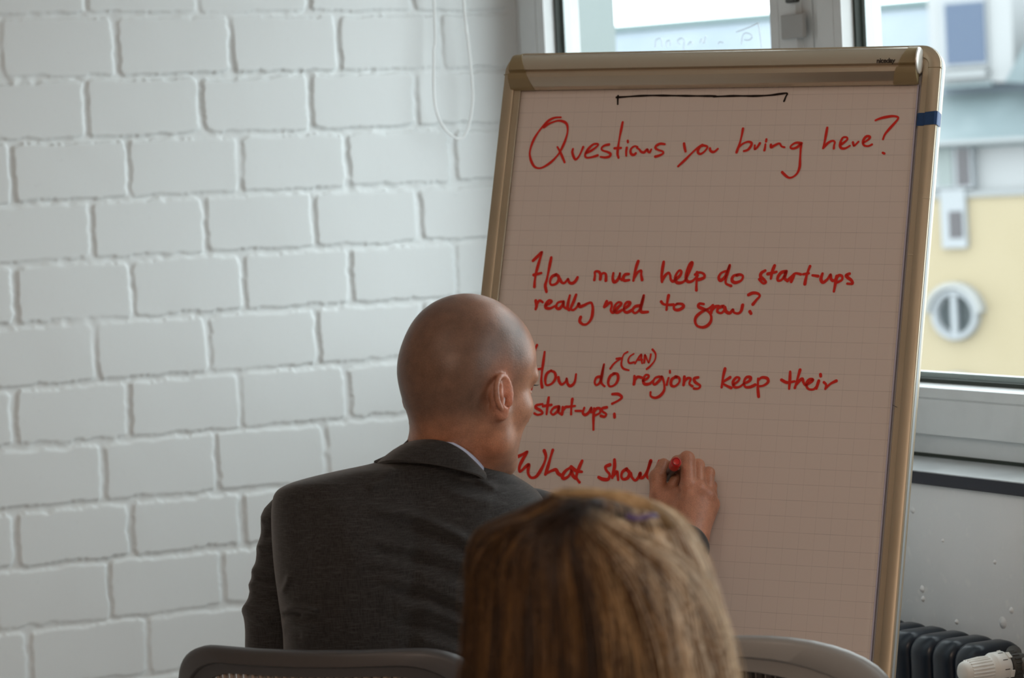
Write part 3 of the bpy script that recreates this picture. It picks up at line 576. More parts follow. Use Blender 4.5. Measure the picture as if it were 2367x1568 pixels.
INK = {'bracket': [[(-1677,-138),(-1520,-131),(-1329,-120),(-1052,-114),(-722,-121),(-292,-132),(50,-138)],[(-1653,-113),(-1651,-171),(-1643,-256)],[(14,-148),(356,-140),(698,-146),(969,-137),(1120,-119),(1254,-109),(1239,-162),(1215,-239)]],
'title': [[(-2631,-467),(-2737,-471),(-2839,-516),(-2920,-597),(-2998,-698),(-3065,-816),(-3106,-934),(-3123,-1052),(-3109,-1137),(-3073,-1222),(-3016,-1298),(-2944,-1328),(-2874,-1320),(-2790,-1276),(-2692,-1198),(-2598,-1080),(-2534,-937),(-2496,-803),(-2484,-702),(-2497,-617),(-2531,-563),(-2597,-532),(-2678,-524),(-2765,-547),(-2850,-584),(-2916,-631)],[(-2637,-970),(-2589,-1038),(-2529,-1139),(-2478,-1232)],[(-2355,-1006),(-2361,-1056),(-2336,-1123),(-2294,-1182),(-2253,-1157),(-2216,-1090),(-2176,-973)],[(-2112,-1074),(-2036,-1041),(-1963,-991),(-1915,-941),(-1935,-921),(-2004,-932),(-2076,-999),(-2121,-1074),(-2123,-1133),(-2086,-1155),(-2007,-1146),(-1905,-1117)],[(-1723,-934),(-1800,-950),(-1848,-992),(-1826,-1033),(-1736,-1059),(-1680,-1093),(-1693,-1134),(-1761,-1151),(-1850,-1142)],[(-1524,-559),(-1534,-659),(-1551,-826),(-1559,-993),(-1558,-1093),(-1533,-1157)],[(-1620,-998),(-1507,-993)],[(-1406,-991),(-1409,-1061),(-1401,-1124)],[(-1401,-872),(-1395,-899)],[(-1218,-978),(-1266,-965),(-1316,-991),(-1336,-1044),(-1313,-1099),(-1264,-1108),(-1235,-1078)],[(-1229,-992),(-1183,-1020),(-1147,-1058),(-1099,-1070),(-1068,-1042),(-1044,-1021),(-1023,-1059),(-996,-1068),(-975,-1021)],[(-751,-934),(-829,-927),(-887,-955),(-905,-997),(-853,-1030),(-773,-1055),(-764,-1089),(-818,-1121),(-893,-1141)],[(-417,-925),(-403,-983),(-378,-1057)],[(-99,-951),(-187,-1009),(-280,-1099),(-372,-1198),(-481,-1304)],[(-115,-960),(-160,-1017),(-163,-1075),(-118,-1100),(-54,-1059),(-10,-985),(-72,-960),(-114,-968)],[(35,-1010),(46,-1043),(83,-1068),(124,-1060),(171,-1016)],[(566,-686),(556,-794),(535,-927),(510,-1018),(495,-1076)],[(521,-993),(587,-935),(669,-903),(730,-919),(730,-969),(682,-1035),(616,-1056)],[(793,-961),(796,-1027),(831,-1003),(875,-929)],[(970,-946),(969,-995),(962,-1045)],[(979,-863),(977,-900)],[(1063,-955),(1071,-996),(1115,-971),(1180,-939),(1213,-939),(1243,-980),(1294,-997)],[(1573,-933),(1481,-924),(1409,-965),(1396,-1006),(1439,-1019),(1504,-998),(1563,-949),(1567,-1031),(1573,-1196),(1576,-1327),(1544,-1425),(1482,-1482),(1416,-1495),(1354,-1458),(1294,-1405)],[(1975,-681),(1967,-771),(1954,-902),(1936,-1017)],[(1946,-1001),(2014,-927),(2086,-895),(2121,-920),(2114,-969),(2114,-1021)],[(2232,-953),(2278,-921),(2324,-872),(2304,-839),(2247,-847),(2216,-920),(2215,-986),(2246,-1019),(2304,-1019),(2374,-979)],[(2419,-922),(2440,-979),(2471,-955),(2508,-914)],[(2592,-931),(2654,-891),(2692,-850),(2673,-826),(2624,-833),(2588,-890),(2588,-947),(2621,-980),(2679,-985),(2734,-959)],[(2757,-569),(2820,-542),(2917,-518),(3030,-503),(3112,-517),(3118,-553),(3072,-617),(2998,-706),(2932,-795),(2906,-876)],[(2920,-1095),(2947,-1107)]],
'q1a': [[(-2854,-2888),(-2784,-2815),(-2715,-2745),(-2743,-2887),(-2777,-3075),(-2787,-3220),(-2782,-3324)],[(-2816,-3127),(-2686,-3094)],[(-2539,-2833),(-2554,-2989),(-2575,-3196),(-2592,-3300),(-2559,-3403)],[(-2419,-3115),(-2492,-3154),(-2515,-3237),(-2483,-3288),(-2402,-3266),(-2362,-3193),(-2384,-3136),(-2429,-3122)],[(-2344,-3193),(-2305,-3244),(-2260,-3254),(-2221,-3212),(-2202,-3187),(-2174,-3242),(-2118,-3256),(-2067,-3220),(-2037,-3158)],[(-1738,-3195),(-1735,-3123),(-1741,-3061),(-1681,-3056),(-1639,-3105),(-1635,-3183)],[(-1642,-3118),(-1592,-3080),(-1546,-3104),(-1535,-3202)],[(-1418,-3078),(-1420,-3160),(-1392,-3225),(-1340,-3200),(-1306,-3117),(-1302,-3076),(-1297,-3158),(-1251,-3188)],[(-1147,-3091),(-1211,-3100),(-1237,-3153),(-1211,-3198),(-1130,-3189)],[(-1008,-2878),(-1031,-2970),(-1050,-3093),(-1056,-3196)],[(-1049,-3144),(-999,-3062),(-938,-3031),(-931,-3102),(-907,-3183)],[(-568,-2883),(-577,-3006),(-579,-3128),(-562,-3213)],[(-565,-3189),(-524,-3111),(-469,-3061),(-436,-3096),(-418,-3166),(-376,-3202),(-333,-3165),(-269,-3108),(-248,-3042),(-288,-3022),(-334,-3088),(-341,-3165),(-300,-3220),(-216,-3214),(-158,-3159),(-114,-3030),(-80,-2918),(-86,-2884),(-128,-2929),(-159,-3041),(-158,-3153),(-111,-3203),(-39,-3185),(37,-3099)],[(19,-3049),(24,-3140),(29,-3261),(37,-3338)],[(-10,-3084),(61,-3048),(137,-3074),(149,-3128),(82,-3160),(41,-3164)],[(499,-3023),(429,-3054),(394,-3125),(431,-3175),(498,-3113),(530,-3012),(563,-2921),(534,-3052),(516,-3154),(529,-3224),(616,-3259)],[(713,-3074),(637,-3101),(623,-3172),(684,-3206),(775,-3170),(799,-3103),(751,-3074),(698,-3087)],[(1163,-3004),(1101,-3045),(1094,-3101),(1156,-3151),(1192,-3194),(1145,-3209),(1077,-3146)],[(1310,-2922),(1279,-3023),(1268,-3133)],[(1210,-3058),(1351,-3022)],[(1514,-3010),(1434,-3031),(1383,-3102),(1388,-3161),(1445,-3151),(1490,-3080),(1511,-3016),(1494,-3120),(1545,-3163)],[(1642,-3062),(1627,-3118),(1608,-3178)],[(1545,-3163),(1623,-3078),(1671,-3042),(1754,-3057)],[(1895,-2925),(1864,-3025),(1843,-3135),(1836,-3211)],[(1795,-3056),(1885,-3039)],[(1949,-3070),(2042,-3083)],[(2110,-3042),(2093,-3132),(2132,-3181),(2199,-3130),(2243,-3054),(2260,-3129),(2296,-3153)],[(2346,-3079),(2336,-3188),(2321,-3323)],[(2336,-3128),(2376,-3068),(2431,-3077),(2436,-3137),(2365,-3177)],[(2550,-3036),(2500,-3063),(2523,-3096),(2588,-3141),(2613,-3194),(2528,-3195)]],
'q1b': [[(-2734,-3555),(-2709,-3633),(-2718,-3695)],[(-2715,-3623),(-2667,-3554),(-2605,-3579)],[(-2548,-3630),(-2485,-3602),(-2446,-3562),(-2498,-3547),(-2546,-3609),(-2540,-3667),(-2466,-3680),(-2383,-3638)],[(-2270,-3563),(-2340,-3585),(-2358,-3658),(-2301,-3681),(-2249,-3615),(-2238,-3559),(-2224,-3645),(-2176,-3675)],[(-2139,-3458),(-2154,-3561),(-2156,-3664),(-2123,-3699)],[(-2031,-3446),(-2062,-3560),(-2098,-3674),(-2047,-3697),(-1988,-3641),(-1967,-3589),(-1944,-3640),(-1881,-3622),(-1798,-3580),(-1744,-3579),(-1712,-3677),(-1718,-3820),(-1773,-3913),(-1846,-3935),(-1917,-3886),(-1910,-3814)],[(-1483,-3546),(-1498,-3591),(-1514,-3636)],[(-1494,-3622),(-1447,-3580),(-1405,-3565),(-1388,-3620),(-1396,-3692),(-1349,-3727),(-1272,-3638),(-1224,-3580),(-1276,-3557),(-1329,-3609),(-1336,-3690),(-1280,-3724),(-1203,-3684)],[(-1166,-3663),(-1099,-3609),(-1076,-3563),(-1130,-3554),(-1168,-3606),(-1170,-3687),(-1113,-3721),(-1031,-3681)],[(-906,-3607),(-983,-3623),(-1020,-3685),(-972,-3729),(-899,-3672),(-872,-3560),(-853,-3437),(-875,-3570),(-874,-3702),(-754,-3706)],[(-427,-3431),(-438,-3532),(-439,-3664)],[(-544,-3534),(-482,-3580),(-327,-3581)],[(-265,-3566),(-314,-3601),(-304,-3655),(-227,-3662),(-154,-3612),(-186,-3568),(-271,-3564)],[(186,-3562),(112,-3557),(99,-3604),(172,-3637),(260,-3671),(323,-3740),(332,-3831),(283,-3906),(202,-3938),(110,-3916),(67,-3846),(80,-3765),(167,-3687),(276,-3631),(341,-3579)],[(342,-3589),(327,-3650),(319,-3704)],[(328,-3660),(378,-3603),(440,-3592)],[(497,-3593),(433,-3628),(428,-3682),(493,-3701),(544,-3646),(517,-3590)],[(546,-3606),(574,-3676),(638,-3698),(681,-3643),(706,-3687),(774,-3702),(822,-3661),(838,-3566)],[(921,-3399),(991,-3368),(1074,-3376),(1109,-3416),(1063,-3476),(1008,-3551)],[(968,-3668),(991,-3698)]],
'q2a': [[(-2628,-4291),(-2652,-4374),(-2657,-4487),(-2643,-4743),(-2651,-5019)],[(-2593,-4696),(-2486,-4673)],[(-2479,-4400),(-2484,-4554),(-2489,-4739),(-2484,-4882),(-2457,-4983)],[(-2329,-4704),(-2400,-4757),(-2417,-4859),(-2385,-4944),(-2294,-4917),(-2239,-4824),(-2264,-4737),(-2333,-4708)],[(-2190,-4812),(-2167,-4883),(-2118,-4926),(-2058,-4880),(-2042,-4824),(-2018,-4909),(-1963,-4948),(-1899,-4885),(-1887,-4753)],[(-1451,-4781),(-1525,-4797),(-1549,-4875),(-1512,-4919),(-1453,-4862),(-1433,-4710),(-1419,-4578),(-1435,-4730),(-1435,-4872),(-1370,-4935)],[(-1221,-4724),(-1291,-4767),(-1317,-4869),(-1280,-4934),(-1197,-4905),(-1153,-4819),(-1170,-4733),(-1243,-4721)],[(-1304,-4646),(-1258,-4573),(-1190,-4511),(-1123,-4475)],[(-1214,-4481),(-1119,-4471),(-1128,-4550)],[(-1034,-4365),(-1094,-4407),(-1117,-4489),(-1118,-4580),(-1075,-4639),(-981,-4663)],[(-924,-4393),(-984,-4435),(-1009,-4496),(-982,-4546),(-903,-4530)],[(-886,-4554),(-845,-4472),(-795,-4404),(-788,-4470),(-765,-4546)],[(-849,-4492),(-771,-4486)],[(-732,-4533),(-729,-4479),(-730,-4408),(-692,-4468),(-653,-4531),(-635,-4446),(-631,-4396)],[(-612,-4315),(-552,-4384),(-552,-4484),(-613,-4577),(-675,-4635)],[(-875,-4755),(-867,-4835),(-872,-4886)],[(-868,-4825),(-820,-4768),(-745,-4776)],[(-715,-4821),(-648,-4783),(-631,-4742),(-682,-4730),(-721,-4801),(-692,-4875),(-607,-4872),(-553,-4823)],[(-450,-4753),(-518,-4775),(-547,-4842),(-511,-4880),(-434,-4803),(-408,-4752),(-363,-4841),(-344,-4961),(-398,-5053),(-485,-5095),(-562,-5068),(-572,-5008)],[(-290,-4769),(-302,-4819),(-310,-4880)],[(-280,-4654),(-275,-4682)],[(-155,-4745),(-231,-4787),(-236,-4878),(-171,-4900),(-104,-4834),(-111,-4764),(-176,-4746)],[(-25,-4741),(-22,-4811),(-26,-4875)],[(-22,-4815),(32,-4764),(85,-4772),(70,-4849),(128,-4891)],[(209,-4745),(143,-4767),(169,-4826),(254,-4877),(227,-4924),(154,-4926)],[(643,-4593),(625,-4733),(616,-4893)],[(743,-4730),(629,-4817),(690,-4861),(776,-4898)],[(812,-4841),(879,-4790),(899,-4739),(843,-4731),(798,-4804),(830,-4880),(909,-4878),(986,-4822),(1064,-4780),(1084,-4724),(1013,-4722),(978,-4803),(1012,-4875),(1094,-4873),(1168,-4837)],[(1208,-4737),(1219,-4895),(1244,-5022)],[(1208,-4776),(1264,-4719),(1357,-4729),(1377,-4787),(1313,-4842),(1232,-4859)],[(1725,-4614),(1732,-4742),(1733,-4883)],[(1594,-4746),(1690,-4786),(1810,-4763)],[(1884,-4580),(1856,-4718),(1825,-4867)],[(1835,-4821),(1890,-4751),(1934,-4720),(1957,-4775),(1997,-4817),(2084,-4765),(2104,-4725),(2044,-4733),(2006,-4803),(2043,-4874),(2124,-4882),(2175,-4841)],[(2203,-4744),(2188,-4807),(2174,-4866)],[(2222,-4642),(2228,-4669)],[(2289,-4765),(2329,-4803),(2321,-4868)],[(2324,-4862),(2398,-4785),(2488,-4736)]],
'q2b': [[(-2420,-5257),(-2522,-5281),(-2529,-5322),(-2441,-5364),(-2403,-5409),(-2483,-5436),(-2545,-5414)],[(-2323,-5146),(-2329,-5285),(-2331,-5421)],[(-2405,-5291),(-2261,-5266)],[(-2132,-5289),(-2213,-5311),(-2259,-5384),(-2211,-5423),(-2146,-5364),(-2122,-5288),(-2122,-5380),(-2071,-5414)],[(-2062,-5296),(-2059,-5357),(-2064,-5414)],[(-2059,-5357),(-2012,-5295),(-1954,-5289)],[(-1908,-5160),(-1910,-5292),(-1902,-5407)],[(-1959,-5287),(-1848,-5269)],[(-1832,-5350),(-1731,-5347)],[(-1683,-5294),(-1700,-5376),(-1653,-5409),(-1593,-5362),(-1564,-5291),(-1556,-5365)],[(-1514,-5299),(-1505,-5480),(-1487,-5645)],[(-1517,-5364),(-1470,-5302),(-1412,-5300),(-1405,-5366),(-1484,-5413)],[(-1297,-5276),(-1370,-5294),(-1365,-5341),(-1296,-5383),(-1317,-5428),(-1383,-5416)],[(-1224,-5058),(-1121,-5055),(-1056,-5103),(-1110,-5159),(-1211,-5213)],[(-1155,-5378),(-1146,-5428)]],
'q3': [[(-2770,-6135),(-2685,-6094),(-2600,-6045),(-2658,-6158),(-2709,-6289),(-2697,-6372),(-2652,-6343),(-2603,-6289),(-2550,-6255),(-2552,-6329),(-2540,-6403),(-2483,-6461),(-2401,-6443),(-2337,-6348),(-2282,-6217),(-2265,-6106),(-2305,-6015)],[(-2157,-6000),(-2183,-6121),(-2208,-6251),(-2241,-6399)],[(-2233,-6384),(-2139,-6336),(-2066,-6315),(-2021,-6372),(-1943,-6414)],[(-1826,-6276),(-1899,-6330),(-1943,-6409),(-1913,-6453),(-1843,-6419),(-1802,-6344),(-1794,-6293),(-1775,-6380),(-1709,-6441)],[(-1627,-6154),(-1665,-6256),(-1697,-6377),(-1690,-6440),(-1634,-6502)],[(-1808,-6257),(-1711,-6319),(-1613,-6331)],[(-1142,-6198),(-1213,-6232),(-1191,-6292),(-1132,-6353),(-1147,-6430),(-1240,-6434),(-1315,-6406)],[(-1074,-6114),(-1062,-6222),(-1075,-6332),(-1081,-6405)],[(-1078,-6378),(-1018,-6303),(-995,-6356),(-977,-6432)],[(-851,-6254),(-914,-6298),(-929,-6372),(-891,-6419),(-817,-6394),(-796,-6312),(-864,-6254)],[(-774,-6320),(-744,-6386),(-682,-6428),(-630,-6368),(-611,-6309),(-611,-6367),(-574,-6384),(-532,-6342),(-489,-6244),(-455,-6107),(-481,-6226),(-498,-6345),(-450,-6391)],[(-311,-6101),(-341,-6184),(-372,-6258)]]}
WORDS = {'bracket': [(0, 3, 'black bracket drawn at the top of the sheet')], 'title': [(0, 12, 'Questions'), (12, 16, 'you'), (16, 23, 'bring'), (23, 30, 'here?')],
         'q1a': [(0, 5, 'How, first question'), (5, 11, 'much'), (11, 15, 'help'), (15, 17, 'do, first question'), (17, 99, 'start-ups')], 'q1b': [(0, 6, 'really'), (6, 10, 'need'), (10, 13, 'to'), (13, 99, 'grow?')],
         'q2a': [(0, 5, 'How, second question'), (5, 7, 'do, second question'), (7, 9, 'arrow'), (9, 15, 'CAN in brackets'), (15, 25, 'regions'), (25, 30, 'keep'), (30, 99, 'their')], 'q2b': [(0, 99, 'start-ups with question mark')], 'q3': [(0, 6, 'What'), (6, 99, 'should, unfinished')]}
SW = {'bracket': .0017, 'title': .00215, 'q1a': .0026, 'q1b': .0026, 'q2a': .0024, 'q2b': .0024, 'q3': .0028}
ink_lift = [0]
for key, i0, i1, lb in [(k_, *w_) for k_, l_ in WORDS.items() for w_ in l_]:
    m = MB(); nm, colr = ('drawn_bracket', 'black') if key == 'bracket' else ('drawn_arrow', 'red') if lb == 'arrow' else ('handwritten_word', 'red')
    for st in INK[key][i0:i1]:
        P = crom(np.array(st, float)*1e-4, 5) if len(st) > 2 else np.array(st, float)*1e-4
        keep = [P[0]]
        for p_ in P[1:]:
            if np.linalg.norm(p_-keep[-1]) > .0006: keep.append(p_)
        if len(keep) < 2: keep = [P[0], P[0]+V(.0006, -.0006)]
        P = np.array(keep); n_ = len(P); ink_lift[0] = (ink_lift[0]+1) % 9
        T = np.gradient(P, axis=0); T /= np.linalg.norm(T, axis=1)[:, None]+1e-12; Nn = np.stack([-T[:, 1], T[:, 0]], 1)
        w = SW[key]; sm = 1.0
        if lb in ('arrow', 'CAN in brackets'): sm = .72
        ln = np.concatenate([[0], np.cumsum(np.linalg.norm(np.diff(P, axis=0), axis=1))])
        wd = w*sm*(.92+.16*np.sin(ln*160+ink_lift[0])); lift = .0009+.00003*ink_lift[0]
        rows = [[ch(*(P[k]+Nn[k]*wd[k]), lift), ch(*(P[k]-Nn[k]*wd[k]), lift)] for k in range(n_)]
        vs = [p_ for r in rows for p_ in r]; fs = [(2*k, 2*k+1, 2*k+3, 2*k+2) for k in range(n_-1)]
        for end, sg in ((0, -1), (n_-1, 1)):           # rounded stroke ends
            b0 = len(vs); c = P[end]; a0 = math.atan2(Nn[end][1], Nn[end][0])
            arc = [c+wd[end]*V(math.cos(a0-sg*math.pi*j/6), math.sin(a0-sg*math.pi*j/6)) for j in range(7)]
            vs += [ch(*a_, lift) for a_ in arc]; fs.append(tuple(range(b0, b0+7)))
        for k in range(1, n_-1):                       # rounded turns
            d0, d1 = P[k]-P[k-1], P[k+1]-P[k]
            if d0@d1 < .5*np.linalg.norm(d0)*np.linalg.norm(d1):
                b0 = len(vs); vs += [ch(P[k][0]+wd[k]*math.cos(2*math.pi*j/10), P[k][1]+wd[k]*math.sin(2*math.pi*j/10), lift) for j in range(10)]; fs.append(tuple(range(b0, b0+10)))
        m.add(vs, fs)
    o = m.build(nm, colr+'_ink', pad); o['label'] = lb if key == 'bracket' else 'red handwritten '+lb

# ================================================================== PEOPLE
FWD = V(CF[0], CF[1], 0); FWD /= np.linalg.norm(FWD); RGT = np.cross(FWD, V(0, 0, 1.)); UP = V(0, 0, 1.)
def head_frame(O, yaw, pitch, roll, s=1.0):            # yaw: turn of the face to the right of the view direction
    f = math.cos(yaw)*FWD+math.sin(yaw)*RGT; r = np.cross(f, UP)
    F = f*math.cos(pitch)-UP*math.sin(pitch); U = UP*math.cos(pitch)+f*math.sin(pitch)
    r2 = r*math.cos(roll)-U*math.sin(roll); U2 = U*math.cos(roll)+r*math.sin(roll)
    A = np.stack([F, r2, U2], 1)
    return (lambda a, b, c: O+s*.01*(F*a+r2*b+U2*c)), A, s*.01
def head_sdf(S, L, A, s, ears=True, jaw=1.0):
    e = lambda c, r, k=1.0, sub=False, AA=None: S.ell(L(*c), V(*r)*s, A if AA is None else AA, k*s, sub)
    c_ = lambda a, b, r1, r2, k=1.0, sub=False: S.cone(L(*a), L(*b), r1*s, r2*s, k*s, sub)
    e((.5, 0, 5.4), (9.75, 7.75, 8.55)); e((-3.9, 0, 2.8), (5.6, 6.2, 5.6), 2.5); e((4.4, 0, 5.2), (5.3, 6.7, 5.8), 2)
    e((3.9, 0, -2.2), (4.9, 5.75, 6.8), 2.5)
    for q in (-1, 1):
        e((5.4, 4.0*q, -1.2), (2.8, 2.2, 2.1), 1.8); c_((.3, 4.9*q, -2.2), (1.0, 4.6*q, -5.8), 1.35, 1.2, 2.6); c_((1.0, 4.6*q, -5.8), (6.4, 1.6*q, -8.6), 1.2, 1.35, 2.4)
        c_((9.0, .9*q, 3.3), (7.4, 5.2*q, 3.0), .95, 1.0, 1.2); e((9.6, 3.2*q, 1.45), (1.7, 1.75, 1.15), 1.0, True)
        e((7.75, 3.15*q, 1.35), (1.3, 1.35, 1.2), .25)
        c_((8.75, 1.7*q, 2.05), (8.4, 4.5*q, 1.75), .32, .28, .3); c_((8.7, 1.8*q, .72), (8.35, 4.4*q, .8), .26, .24, .3)
        e((10.6, 1.15*q, -2.75), (.85, .75, .65), .5)
    c_((9.2, 0, 2.4), (11.3, 0, -1.9), .75, 1.15, .9); e((11.35, 0, -2.2), (1.0, 1.0, .85), .5)
    e((8.8, 0, -4.9), (1.1, 2.1, .62), .6); e((8.6, 0, -6.1), (1.0, 1.8, .70), .6); e((9.9, 0, -5.5), (1.2, 1.8, .16), .25, True)
    e((7.1, 0, -8.5), (1.7, 2.0, 1.6), 1.4)
    if ears:
        for q in (-1, 1):
            # the auricle: a tilted dish, open forwards, with rim, bowl, tragus and lobe
            z = math.radians(9)*q; ax = A@np.array([[math.cos(z), math.sin(z), 0], [-math.sin(z), math.cos(z), 0], [0, 0, 1]]).T
            C = lambda a, b, u: (lambda w: L(-.75+a*math.cos(z)-b*q*math.sin(z)*0-0, 7.35*q+b*q-a*math.sin(math.radians(9))*q, .15+u))(0)
            pts = []
            for t in np.linspace(-60, 235, 17):
                a = math.radians(t); rr = 1.0 if t < 180 else 1.0-.1*(t-180)/55
                pts.append((-.45-1.75*math.cos(a)*rr, .55-.25*math.sin(a), .42+2.32*math.sin(a)*rr))
            S.ell(C(-.45, .05, .2), V(1.70, .42, 2.25)*s, ax, .25*s); S.cone(C(-.6, -.9, .9), C(-.6, .1, .4), 1.2*s, 1.1*s, .5*s)
            for i in range(len(pts)-1):
                S.cone(C(*pts[i]), C(*pts[i+1]), .38*s, .38*s, .14*s)
            S.ell(C(-.15, .80, .75), V(1.0, .70, 1.35)*s, ax, .2*s, True); S.ell(C(.25, .62, -.55), V(.75, .85, .95)*s, ax, .2*s, True)
            S.cone(C(-.95, .42, 1.6), C(-.75, .42, -1.2), .30*s, .34*s, .2*s); S.cone(C(-.75, .42, -1.2), C(.15, .5, -1.75), .34*s, .36*s, .2*s)
            S.ell(C(1.0, .38, -.55), V(.42, .42, .62)*s, ax, .25*s); S.ell(C(-.05, .22, -2.25), V(.85, .42, .85)*s, ax, .4*s)
def rpts(l): return [at(*p) for p in l]

# ---- the man: seen from behind on the right, writing
mO = at(1074, 921, 3.88)
mL, mA, mS = head_frame(mO, math.radians(41.5), math.radians(6), math.radians(-1), 1.0)
S = SDF(); head_sdf(S, mL, mA, mS)
nb = at(1032, 1078, 3.922)
S.cone(mL(-2.6, 0, -1.5), nb, .0545, .0515, .028); S.cone(mL(-.5, 4.6, -2.5), at(1098, 1085, 3.93), .016, .020, .022)
S.cone(mL(2.5, 0, -5.5), at(1070, 1110, 3.98), .040, .052, .03); S.cone(nb, at(1005, 1200, 3.95), .0515, .070, .03)
hv, hf = S.mesh(.0021, 2)
# the writing hand: every finger its own bent chain, set off the sheet by a few millimetres
def hp(u, v, d): return hit(u, v, ch(0, 0, d), CN)
H = SDF(); wr_ = hp(1590, 1252, .070)
mcp = {'i': hp(1591, 1122, .068), 'm': hp(1616, 1133, .060), 'r': hp(1636, 1148, .047), 'p': hp(1646, 1166, .033)}
H.cone(at(1545, 1312, 4.40), wr_, .024, .0255, .012); H.cone(hp(1580, 1275, .068), wr_, .0245, .0255, .012)
H.cone(hp(1562, 1108, .046), hp(1547, 1136, .050), .0085, .0080, .009)
H.cone(wr_, hp(1587, 1185, .056), .0245, .0275, .014); H.cone(hp(1607, 1238, .056), hp(1622, 1180, .038), .0200, .0220, .014)
for k_, r in (('i', .0118), ('m', .0118), ('r', .0112), ('p', .0106)): H.cone(wr_+(mcp[k_]-wr_)*.25, mcp[k_], .0165, r, .011)
H.cone(mcp['i'], mcp['m'], .0095, .0095, .008); H.cone(mcp['m'], mcp['r'], .0095, .009, .008); H.cone(mcp['r'], mcp['p'], .009, .009, .008)
for k_ in 'imr': H.ell(mcp[k_]+CN*.0035, V(.0098, .0098, .0088), None, .006)
def finger(ch_, rs, k=.0035):
    for i in range(len(ch_)-1): H.cone(ch_[i], ch_[i+1], rs[i], rs[i+1], k)
    for i in range(1, len(ch_)-1): H.ell(ch_[i], V(1, 1, 1)*rs[i]*1.06, None, .003)
finger([mcp['i'], hp(1588, 1061, .058), hp(1566, 1068, .034), hp(1550, 1086, .018)], [.0120, .0112, .0092, .0076])
finger([mcp['m'], hp(1614, 1076, .045), hp(1592, 1082, .019), hp(1573, 1096, .010)], [.0105, .0092, .0082, .0074])
finger([mcp['r'], hp(1638, 1094, .032), hp(1617, 1099, .013), hp(1600, 1112, .009)], [.0100, .0090, .0080, .0072])
finger([mcp['p'], hp(1644, 1124, .019), hp(1628, 1128, .0095), hp(1614, 1136, .0085)], [.0098, .0082, .0074, .0068])
H.cone(hp(1562, 1222, .060), hp(1523, 1152, .058), .0215, .0138, .012); H.cone(hp(1575, 1165, .058), hp(1530, 1148, .056), .0150, .0115, .010); H.cone(hp(1585, 1135, .056), hp(1545, 1150, .052), .0120, .0085, .009)
finger([hp(1521, 1150, .058), hp(1520, 1105, .053), hp(1534, 1073, .040)], [.0132, .0126, .0092], .005)
gv, gf = H.mesh(.0013, 2)
# trunk, limbs: carried inside the clothes
def lower_body(S, hip, fwd, knees, feet, sh, hand=None, k=.04):
    side = np.cross(fwd, UP)
    for q, kn, ft in ((-1, knees[0], feet[0]), (1, knees[1], feet[1])):
        h0 = hip+side*.095*q; S.cone(h0, kn, .082, .058, k); S.cone(kn, ft, .057, .036, .03); S.cone(ft+V(0, 0, -.03), ft+fwd*.15+V(0, 0, -.045), .034, .026, .02)
    S.ell(hip, V(.15, .12, .11), np.stack([side, fwd, UP], 1), k)
    return side
mF = .62*RGT+.78*FWD; mF /= np.linalg.norm(mF)
hipM = at(880, 1500, 3.96); hipM[2] = .575; hipM = hipM+mF*.00
kM = [hipM+mF*.43+np.cross(mF, UP)*q*.16+V(0, 0, -.02) for q in (-1, 1)]; fM = [k_+V(0, 0, -.455)-mF*.03 for k_ in kM]
for k_, f_ in zip(kM, fM): f_[2] = .085
B = SDF(); sdM = lower_body(B, hipM, mF, kM, fM, None)
chest = at(930, 1290, 3.93); B.cone(hipM+V(0, 0, .06), chest, .085, .095, .05); B.cone(chest, at(1000, 1150, 3.93), .09, .06, .04)
shL, shR = at(700, 1205, 3.96), at(1228, 1222, 4.02)
B.cone(at(985, 1175, 3.94), shL, .045, .030, .03); B.cone(at(1010, 1180, 3.95), shR, .045, .034, .03)
elL, haL = at(650, 1585, 3.985), at(790, 1622, 4.165); elR = at(1420, 1392, 4.16)
B.cone(shL, elL, .030, .029, .02); B.cone(elL, haL, .028, .024, .02); B.cone(shR, elR, .034, .030, .02); B.cone(elR, wr_, .026, .022, .02)
B.ell(haL+mF*.05, V(.04, .04, .03), None, .03)
bv, bf = B.mesh(.010, 2)
BODY_V = np.concatenate([bv, hv, gv]); BODY_F = np.concatenate([bf, hf+len(bv), gf+len(bv)+len(hv)])
